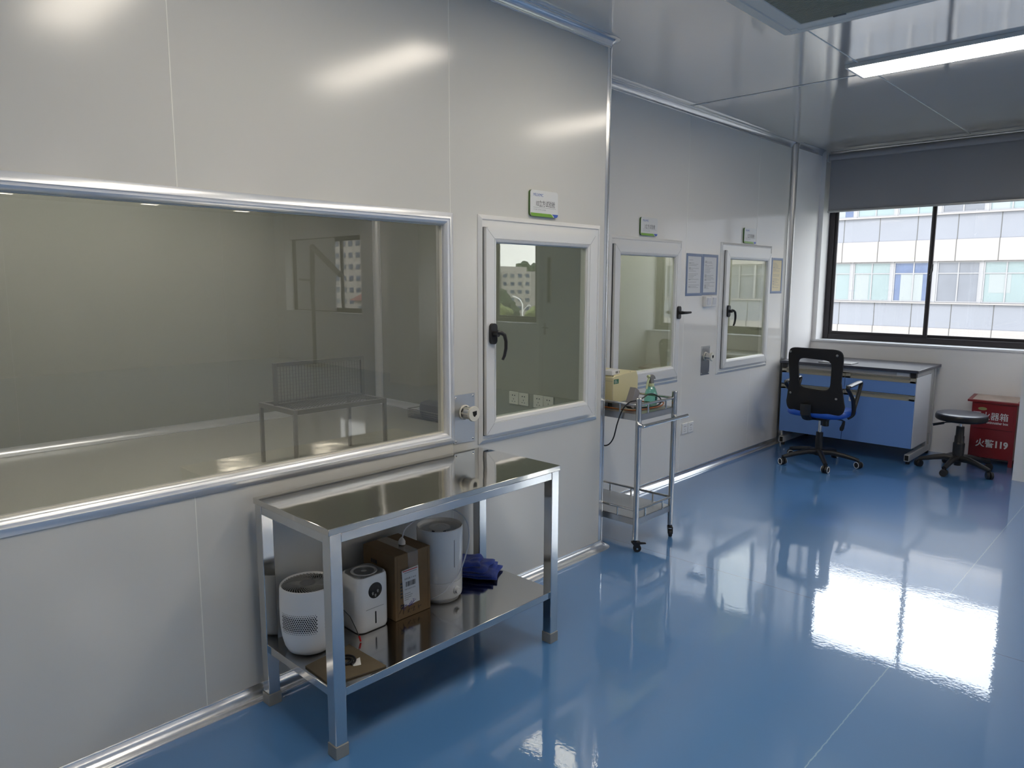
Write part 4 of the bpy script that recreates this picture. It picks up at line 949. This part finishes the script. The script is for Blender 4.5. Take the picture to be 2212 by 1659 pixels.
for f, z in ((.86, .440), (.95, .447), (1.0, .462), (1.0, .482), (.96, .498), (.86, .508), (.6, .514), (.2, .516)):
    pts = rrect(-.245 * f, .245 * f, -.235 * f, .235 * f, .11 * f, 7); rings.append([(CX + a, CY + .015 + c, z - .012 * (a / .245) ** 2 * 0 - .02 * max(0, c / .235) ** 2) for a, c in pts])
s.loft(rings); s.build('seat_cushion', 'blueseat', r, smooth=60)
# back: a plate with a rounded opening, curved in plan and profile
def bx_pt(u, z, off):
    wv = (z - .77) / .27; y = CY - .225 - .035 * (u / .24) ** 2 * -1 - .02 * (1 - wv * wv) * 0 + .035 * max(0, (.62 - z) / .12) * .3 - .045 * max(0, (z - .62) / .42) + off
    return (CX + .012 + u, y, z)
def outline(n=48, inner=False):
    out = []
    for i in range(n):
        t = 2 * pi * i / n; c, s_ = cos(t), sin(t); e = .25 if not inner else .34
        u = math.copysign(abs(c) ** e, c); v = math.copysign(abs(s_) ** e, s_)
        if inner: z = .820 + .128 * v; w_ = .133 + .006 * v; uu_ = w_ * u + .004; z += .006 * u * -1
        else:
            z = .758 + .282 * v
            w_ = .229 - .014 * math.exp(-((z - .72) / .09) ** 2) + .022 * min(1, max(0, (.66 - z) / .1)) + .006 * max(0, (z - .9) / .1); uu_ = w_ * u
        out.append((uu_, z))
    return out
O, I = outline(), outline(inner=True); s = B(); rings = []
def mixp(a, c, f): return (a[0] + (c[0] - a[0]) * f, a[1] + (c[1] - a[1]) * f)
for f, o in ((0, .012), (.04, .024), (.5, .030), (.96, .024), (1, .012), (.96, .001), (.5, -.006), (.04, .001)):
    rings.append([bx_pt(*mixp(a, c, f), o - .012) for a, c in zip(O, I)])
s.loft(rings, closed=True); bk = s.build('backrest', 'mesh_black', r, smooth=50)
for (u, z) in ((-.205, 1.0), (.185, .99), (-.20, .640), (.185, .625)):
    p = bx_pt(u, z, -.018); s = B(); s.lathe([(0, -.004), (.008, -.003), (.011, .003)], p, 16, 'Y'); s.build('screw_cap', 'greyp', bk)
s = B(); s.tube([(CX - .04, CY - .05, .418), (CX - .04, CY - .20, .43), (CX - .04, CY - .245, .47), (CX - .04, CY - .25, .56)], [(.018, .045)] * 4, 12, flat=(0, 0, 1)); s.build('back_bracket', 'black', r)
for q in (-1, 1):
    X_ = CX + .262 * q; s = B()
    P = [(X_ - .045 * q, CY + .02, .434), (X_ - .005 * q, CY + .03, .470), (X_, CY + .02, .53), (X_, CY - .01, .60), (X_, CY - .09, .665), (X_, CY - .145, .705), (X_, CY - .13, .722), (X_, CY, .730), (X_, CY + .12, .738), (X_, CY + .165, .730), (X_, CY + .155, .70), (X_, CY + .10, .61), (X_, CY + .045, .53), (X_, CY + .03, .49)]
    s.tube(smooth_path(P, 5), [(.014, .017)] * (5 * (len(P) - 1) + 1), 12, flat=(0, 1, 0)); ar = s.build('armrest', 'black', r)
    s = B(); s.tube([(X_, CY - .135, .728), (X_, CY, .737), (X_, CY + .13, .744)], [(.007, .024)] * 3, 12, flat=(0, 0, 1)); s.build('arm_pad', mat('worn_arm_pad', (.10, .10, .11), .3), ar)

# ------------------------------------------------------------------ stool
SX, SY = -1.398, 6.965
r = thing('round_stool', 'low round swivel stool with a dark padded seat on five casters', 'stool', (SX, SY, 0))
star(r, SX, SY, .066, .285, 47, .03, ring=False, th=.027, zh=.110)
s = B(); s.lathe([(0, .05), (.026, .05), (.028, .09), (.045, .12), (.043, .135), (.044, .24), (.037, .25), (.036, .30), (.031, .31), (.030, .385), (0, .387)], (SX, SY, 0), 28); s.build('column_cover', 'black', r)
s = B(); s.cyl((SX, SY, .38), (SX, SY, .425), .015, n=18); s.build('gas_lift', 'chrome', r)
s = B(); s.lathe([(0, .420), (.05, .422), (.15, .432), (.182, .440), (.192, .452), (.192, .478), (.188, .486)], (SX, SY, 0), 48); s.build('seat_pan', 'blackg', r)
s = B(); s.lathe([(.189, .484), (.186, .494), (.170, .500), (.12, .503), (0, .504)], (SX, SY, 0), 48); s.build('seat_cushion', 'greyseat', r)
s = B(); s.tube([(SX, SY, .422), (SX - .10, SY - .03, .412), (SX - .13, SY - .04, .402)], .005, 8); lv = s.build('height_lever', 'black', r)
s = B(); s.tube([(SX - .115, SY - .035, .405), (SX - .195, SY - .055, .383)], [(.009, .012), (.010, .014)], 10); s.build('lever_grip', 'black', lv)

# ------------------------------------------------------------------ fire extinguisher box
r = thing('fire_extinguisher_box', 'red metal fire extinguisher box with white Chinese lettering by the pillar', 'extinguisher box', (-1.24, 7.5, 0))
fx0, fx1, fy0, fy1 = -1.411, -1.078, 7.40, 7.61
s = B(); s.box(fx0, fx1, fy0, fy1, .058, .548); s.box(fx1 - .03, fx1, fy0, fy0 + .03, 0, .06); s.box(fx0, fx0 + .03, fy0, fy0 + .03, 0, .06); s.box(fx0, fx0 + .03, fy1 - .03, fy1, 0, .06); s.box(fx1 - .03, fx1, fy1 - .03, fy1, 0, .06)
s.build('cabinet', 'red', r, bevel=.002)
s = B(); s.prism([(fx0 - .034, fy0 - .022, .548), (fx0 - .034, fy0 - .022, .566), (fx0 - .034, fy1, .592), (fx0 - .034, fy1, .574)], (fx1 - fx0 + .062, 0, 0)); s.build('lid', 'red', r, bevel=.002)
s = B(); s.prism([(fx0, fy0 + .0, .5693), (fx0, fy1 - .012, .5918)] + [(fx0, fy1 - .012, .5922), (fx0, fy0 + .0, .5697)], (fx1 - fx0, 0, 0)); s.build('lid_paper', mat('stained_paper', (.60, .50, .45), .7, var=(9, .35)), r, smooth=0)
s = B(); s.box(fx0 + .018, fx1 - .018, fy0 - .004, fy0, .318, .535); s.build('upper_door', 'red', r, bevel=.001)
s = B(); s.box(fx0 + .018, fx1 - .018, fy0 - .0046, fy0 - .0005, .3165, .3185); s.build('door_gap', 'dark', r)
text_mesh('main_lettering', '灭火器箱', .073, 'signw', r, (-1.132, fy0 - .005, .405), RY, 'RIGHT', sx=.92, bold=.0005)
text_mesh('english_lettering', 'Fire extinguisher box', .030, 'signw', r, (-1.132, fy0 - .005, .366), RY, 'RIGHT', sx=.80, bold=.0006)
text_mesh('alarm_lettering', '火警', .075, 'signw', r, (-1.362, fy0 - .0012, .160), RY, 'LEFT', sx=.94, bold=.0012)
text_mesh('alarm_number', '119', .080, 'signw', r, (-1.222, fy0 - .0012, .160), RY, 'LEFT', sx=.86, bold=.0032)
s = B(); s.prism([(-1.33 + .034 * cos(t), fy0 - .0042, .492 + .014 * sin(t)) for t in [2 * pi * i / 20 for i in range(20)]], (0, -.0006, 0)); s.build('emblem', mat('olive_badge', (.30, .30, .12), .5), r)

# ------------------------------------------------------------------ roller blind
r = thing('roller_blind', 'dark grey roller blind half lowered over the window above the bench', 'blind', (-1.93, 7.60, 2.85))
s = B(); s.cyl((-2.855, 7.585, 2.818), (-1.01, 7.585, 2.818), .030, n=28); s.build('roller', 'blind', r)
s = B(); s.grid(lambda u, v: (-2.850 + 1.84 * u, 7.613 + .004 * sin(u * 9) * v, 2.815 - .515 * v), 24, 8); s.grid(lambda u, v: (-2.850 + 1.84 * u, 7.6145 + .004 * sin(u * 9) * v, 2.815 - .515 * v), 24, 8); s.build('fabric', 'blind', r)
s = B(); s.box(-2.855, -1.01, 7.602, 7.622, 2.282, 2.303); s.build('bottom_bar', 'steel_br', r, bevel=.004)
for x in (-2.868, -1.012): s = B(); s.box(x, x + .008, 7.56, 7.64, 2.775, 2.865); s.build('bracket', 'whiteg', r, bevel=.002)

# ------------------------------------------------------------------ ceiling lights
def led(x0, y0, label, lx_=1.2, ly_=.31):
    r = thing('ceiling_light', label, 'ceiling light', (x0 + lx_ / 2, y0 + ly_ / 2, CZ), group='white LED panels on the ceiling')
    s = B(); z1 = CZ; z0 = CZ - .022; e = .016
    s.box(x0, x0 + lx_, y0, y0 + e, z0, z1); s.box(x0, x0 + lx_, y0 + ly_ - e, y0 + ly_, z0, z1); s.box(x0, x0 + e, y0 + e, y0 + ly_ - e, z0, z1); s.box(x0 + lx_ - e, x0 + lx_, y0 + e, y0 + ly_ - e, z0, z1)
    s.build('frame', 'alu_w', r, bevel=.002)
    s = B(); s.box(x0 + e, x0 + lx_ - e, y0 + e, y0 + ly_ - e, z0 + .003, z1 - .001); s.build('diffuser', 'led', r, smooth=0)
    return r
led(-1.735, 4.755, 'lit white LED panel seen beyond the air conditioner')
for (x, y, d) in ((-1.735, 2.64, 'before the air conditioner'), (-1.735, 1.05, 'nearest the camera'), (-1.735, -1.2, 'behind the camera'),
                  (4.7, 6.4, 'added for fill at the right, window row'), (4.7, 4.755, 'added for fill at the right, third row from the windows'), (4.7, 2.64, 'added for fill at the right, middle row'), (4.7, .4, 'added for fill at the right, rear row'),  # both right-hand columns are out-of-frame panels added to brighten the room
                  (7.1, 6.4, 'added for fill at the far right, window row'), (7.1, 4.755, 'added for fill at the far right, third row from the windows'), (7.1, 2.64, 'added for fill at the far right, middle row'), (7.1, .4, 'added for fill at the far right, rear row')):
    led(x, y, 'lit LED panel %s' % d)

# ------------------------------------------------------------------ ceiling cassette air conditioner
r = thing('ceiling_air_conditioner', 'square white ceiling cassette air conditioner with ribbed grey grille', 'air conditioner', (-1.265, 3.455, CZ))
ax0, ax1, ay0, ay1 = -1.745, -.785, 2.985, 3.915
s = B(); rings = []
for ins, z in ((0, CZ), (0, CZ - .022), (.006, CZ - .030), (.060, CZ - .036), (.068, CZ - .030), (.070, CZ - .015)): rings.append([(a, c, z) for a, c in rrect(ax0 + ins, ax1 - ins, ay0 + ins, ay1 - ins, max(.004, .03 - ins), 4)])
s.loft(rings, cap=False); rings = []
for ins, z in ((.098, CZ - .015), (.100, CZ - .036), (.140, CZ - .038), (.146, CZ - .030)): rings.append([(a, c, z) for a, c in rrect(ax0 + ins, ax1 - ins, ay0 + ins, ay1 - ins, .006, 4)])
s.loft(rings, cap=False); s.build('panel', 'acw', r)
for (a, c, d, e_) in ((ax0 + .10, ax1 - .10, ay0 + .068, ay0 + .102), (ax0 + .10, ax1 - .10, ay1 - .102, ay1 - .068), (ax0 + .068, ax0 + .102, ay0 + .10, ay1 - .10), (ax1 - .102, ax1 - .068, ay0 + .10, ay1 - .10)):
    s = B(); s.box(a, c, d, e_, CZ - .034, CZ - .031); s.build('louver', 'acw', r, bevel=.001)
for (cx_, cy_) in ((ax0, ay0), (ax0, ay1), (ax1, ay0), (ax1, ay1)):
    qx = .066 if cx_ == ax0 else -.102; qy = .066 if cy_ == ay0 else -.102
    s = B(); s.box(cx_ + qx, cx_ + qx + .036, cy_ + qy, cy_ + qy + .036, CZ - .037, CZ - .010); s.build('corner_cap', 'acw', r, bevel=.002)
s = B(); s.box(ax0 + .14, ax1 - .14, ay0 + .14, ay1 - .14, CZ - .028, CZ - .026); s.build('filter', 'dark', r, smooth=0)
s = B(); n = 46
for i in range(n):
    y = ay0 + .145 + (ay1 - ay0 - .29) * (i + .5) / n; s.box(ax0 + .145, ax1 - .145, y - .0042, y + .0042, CZ - .036, CZ - .031)
s.build('intake_grille', 'acg', r, smooth=0)
for q in (.30, .62): s = B(); s.box(ax0 + q, ax0 + q + .06, ay1 - .15, ay1 - .138, CZ - .040, CZ - .035); s.build('grille_clip', 'greyp', r, bevel=.001)

# ------------------------------------------------------------------ crane-like arm stand near the last window (mirrored in the big glass)
r = thing('extraction_arm', 'jointed extraction arm on a stand, mirrored in the big observation glass', 'extraction arm', (6.9, 7.2, 0))
s = B(); s.cyl((7.05, 7.3, 0), (7.05, 7.3, 1.55), .035, n=16); s.cyl((7.05, 7.3, 0), (7.05, 7.3, .03), .2, n=24); s.build('stand', 'greyp', r)
s = B(); s.cyl((7.05, 7.3, 1.50), (7.02, 7.3, 2.20), .045, n=16); s.build('upright', 'greyp', r)
s = B(); s.cyl((7.02, 7.3, 2.22), (6.05, 7.25, 1.70), .05, n=16); s.build('boom', 'greyp', r)
s = B(); s.cyl((7.0, 7.3, 1.60), (7.5, 7.3, 1.62), .02, n=12); s.build('crossbar', 'greyp', r)

# ------------------------------------------------------------------ outside
s = B(); s.box(-150, 450, 8.2, 420, -14.2, -14); struct(s, 'ground', 'ground', smooth=0)
FY = 33.0; PER = 3.5
r = thing('office_block', 'pale office block with grey and white panel bands facing the window', 'building', (-4, FY, -14))
FX0, FX1, FZ0, FZ1 = -22.8, 17.2, -14, 11.32
s = B(); s.box(FX0, FX1, FY + .12, FY + 12, FZ0, FZ1); s.build('core_wall', 'fg_grey', r, smooth=0)
zb = .82
for kf in range(-4, 4):
    z = zb + PER * kf
    s = B(); s.box(FX0, FX1, FY - .02, FY + .3, z - 1.02, z - .03); s.build('grey_spandrel', 'facg', r, smooth=0)
    s = B(); s.box(FX0, FX1, FY - .10, FY + .3, z - 1.86, z - 1.02); s.build('white_spandrel', 'facw', r, smooth=0)
    s = B(); s.box(FX0, FX1, FY - .12, FY + .3, z - .05, z); s.build('ledge', 'facw', r, smooth=0)
s = B()
for kf in range(-4, 4):
    z = zb + PER * kf
    for i in range(28):
        x = -11.61 + 1.434 * (i - 7)
        if FX0 < x < FX1: s.box(x - .014, x + .014, FY - .105, FY - .02, z - 1.86, z - 1.02); s.box(x - .014, x + .014, FY - .026, FY - .015, z - 1.02, z - .05)
jt = s.build('panel_joints', 'fjoint', r, smooth=0)
def fwin(x, z, k_, parent):
    pm = 'fg_teal' if k_ % 3 == 0 else ('fg_blue' if k_ % 5 == 1 else ('fg_grey' if k_ % 2 else 'fg_teal'))
    s = B(); H = 1.62; W_ = 1.49
    for (a, c, d, e_) in ((0, .05, 0, H), (W_ - .05, W_, 0, H), (0, W_, 0, .05), (0, W_, H - .05, H), (W_ / 2 - .025, W_ / 2 + .025, .05, H - .05), (.05, W_ - .05, 1.13, 1.17)):
        q = .002 * (e_ - d < .1) + .001 * (.1 < a < W_ - .1); s.box(x + a + q, x + c - q, FY + .02 + q, FY + .07 - q, z + d, z + e_)
    f = s.build('window', 'facf', parent, smooth=0)
    s = B(); s.m = 0; s.box(x + .04, x + W_ - .04, FY + .05, FY + .06, z + .04, z + H - .04); s.build('pane', pm, f, smooth=0)
    random.seed(k_ * 7 + 3)
    if k_ % 4 != 1:
        s = B(); a = random.uniform(0, .6); s.box(x + .06 + a * .4, x + .06 + a + .5, FY + .044, FY + .049, z + random.choice((.05, .4)), z + 1.12); s.build('curtain', 'curt', f, smooth=0)
    return f
kk = 0
for kf in (-1, 0, 1):
    for i in range(-3, 9):
        fwin(-11.125 + 1.60 * i, zb + PER * kf + .01, kk, r); kk += 1
s = B()
for kf in (-4, -3, -2, -1, 0, 1, 2):
    for i in range(-7, 18):
        x = -11.125 + 1.60 * i; z = zb + PER * kf + .01
        s.m = 0; s.box(x - .108, x - .003, FY + .005, FY + .10, z - .005, z + 1.64)
        if kf in (-1, 0, 1) and -3 <= i < 9: continue
        for (a, c, d, e_) in ((0, 1.49, 0, .05), (0, 1.49, 1.57, 1.62), (.72, .77, .05, 1.57), (0, 1.49, 1.13, 1.17)): q = .004 * (c - a > 1); s.box(x + a, x + c, FY + .02 + q, FY + .07, z + d, z + e_)
tag(s.build('window_rows', 'facf', r, smooth=0), kind='stuff')

def block(name, label, x0, x1, y0, y1, z1, m, floors, cols, roof=None):
    r = thing(name, label, 'building', ((x0 + x1) / 2, y0, -14)); s = B(); s.box(x0, x1, y0, y1, -14, z1); s.build('wall', m, r, smooth=0)
    for f in range(floors):
        for c in range(cols):
            z = z1 - 2.2 - f * 3.0; x = x0 + (x1 - x0) * (c + .5) / cols; s = B(); s.box(x - .9, x + .9, y0 - .1, y0 + .05, z, z + 1.3); s.build('window', 'fg_blue', r, smooth=0)
    if roof: s = B(); s.prism([(x0 - .6, y0 - .6, z1), (x0 - .6, y1 + .6, z1), (x0 - .6, (y0 + y1) / 2, z1 + 2.5)], (x1 - x0 + 1.2, 0, 0)); s.build('roof', roof, r, smooth=0)
block('apartment_building', 'beige apartment house mirrored small in the first chamber door', 176, 191, 200, 215, 5.6, 'bld', 5, 4)
block('apartment_building', 'lower wing of the beige apartment house mirrored in the chamber door', 191.2, 196, 199, 214, 7.6, 'bld', 5, 2)
block('tower_block', 'distant striped tower mirrored in the big observation glass', 150, 166, 110, 125, 22, 'bld', 9, 5)
block('low_house', 'low red roofed house mirrored in the big observation glass', 90, 98, 70, 80, -1.5, 'bld', 2, 2, 'roofr')
def tree(x, y, ztop, rad, m, label):
    r = thing('tree', label, 'tree', (x, y, -14), group='trees mirrored in the chamber glass')
    bm = bmesh.new(); s = B(); random.seed(int(x * 10))
    for i in range(16):
        a = random.uniform(0, 2 * pi); q = rad * .62 * random.random() ** .5; zc = ztop - rad * random.uniform(.35, 1.7); rs = rad * random.uniform(.3, .48)
        bmesh.ops.create_icosphere(bm, subdivisions=3, radius=rs, matrix=Matrix.Translation((x + q * cos(a), y + q * sin(a), zc)))
    for v in bm.verts: v.co += v.co.normalized() * 0 + Vector((mnoise.noise(v.co * 1.3), mnoise.noise(v.co * 1.3 + Vector((9, 0, 0))), mnoise.noise(v.co * 1.3 + Vector((0, 9, 0))))) * rad * .22
    vs = [tuple(v.co) for v in bm.verts]; fs = [tuple(v.index for v in f.verts) for f in bm.faces]; bm.free(); s.add(vs, fs); s.build('crown', m, r, smooth=0)
    s = B(); s.cyl((x, y, -14), (x, y, ztop - rad), rad * .09, rad * .05, 10); s.build('trunk', 'bark', r)
tree(52.9, 60, .9, 2.3, 'leaf', 'dark green tree in front of the apartment house in the reflection')
tree(212.5, 240, 9.6, 8.0, 'leaf', 'tall dark treetop rising behind the apartment house in the reflection')
for i, x in enumerate((31.0, 35.0, 39.0, 43.0)): tree(x, 45, -.25 - .1 * (i % 2), 1.25, 'leafy', 'yellow green street tree, %s in the reflected row' % ('first', 'second', 'third', 'last')[i])
r = thing('street_lamp', 'white double armed street lamp mirrored in the first chamber door', 'street lamp', (32.05, 40, -14))
s = B(); s.cyl((32.05, 40, -14), (32.05, 40, 0), .09, .05, 12); s.build('pole', 'whitep', r)
s = B(); s.tube(smooth_path([(32.05, 40, -.7), (32.08, 40, -.1), (32.35, 40, .3), (32.75, 40, .45)], 5), .045, 8); s.tube(smooth_path([(32.05, 40, -.7), (31.9, 40, -.45), (31.6, 40, -.2), (31.45, 40, -.15)], 5), .035, 8); s.build('arm', 'whitep', r)
s = B(); s.tube([(32.70, 40, .45), (33.05, 40, .50)], [(.05, .10)] * 2, 10); s.tube([(31.5, 40, -.16), (31.3, 40, -.12)], [(.04, .08)] * 2, 10); s.build('lamp_head', 'whitep', r)

for a_ in list(M.values()): a_.use_fake_user = False
bpy.context.view_layer.update()
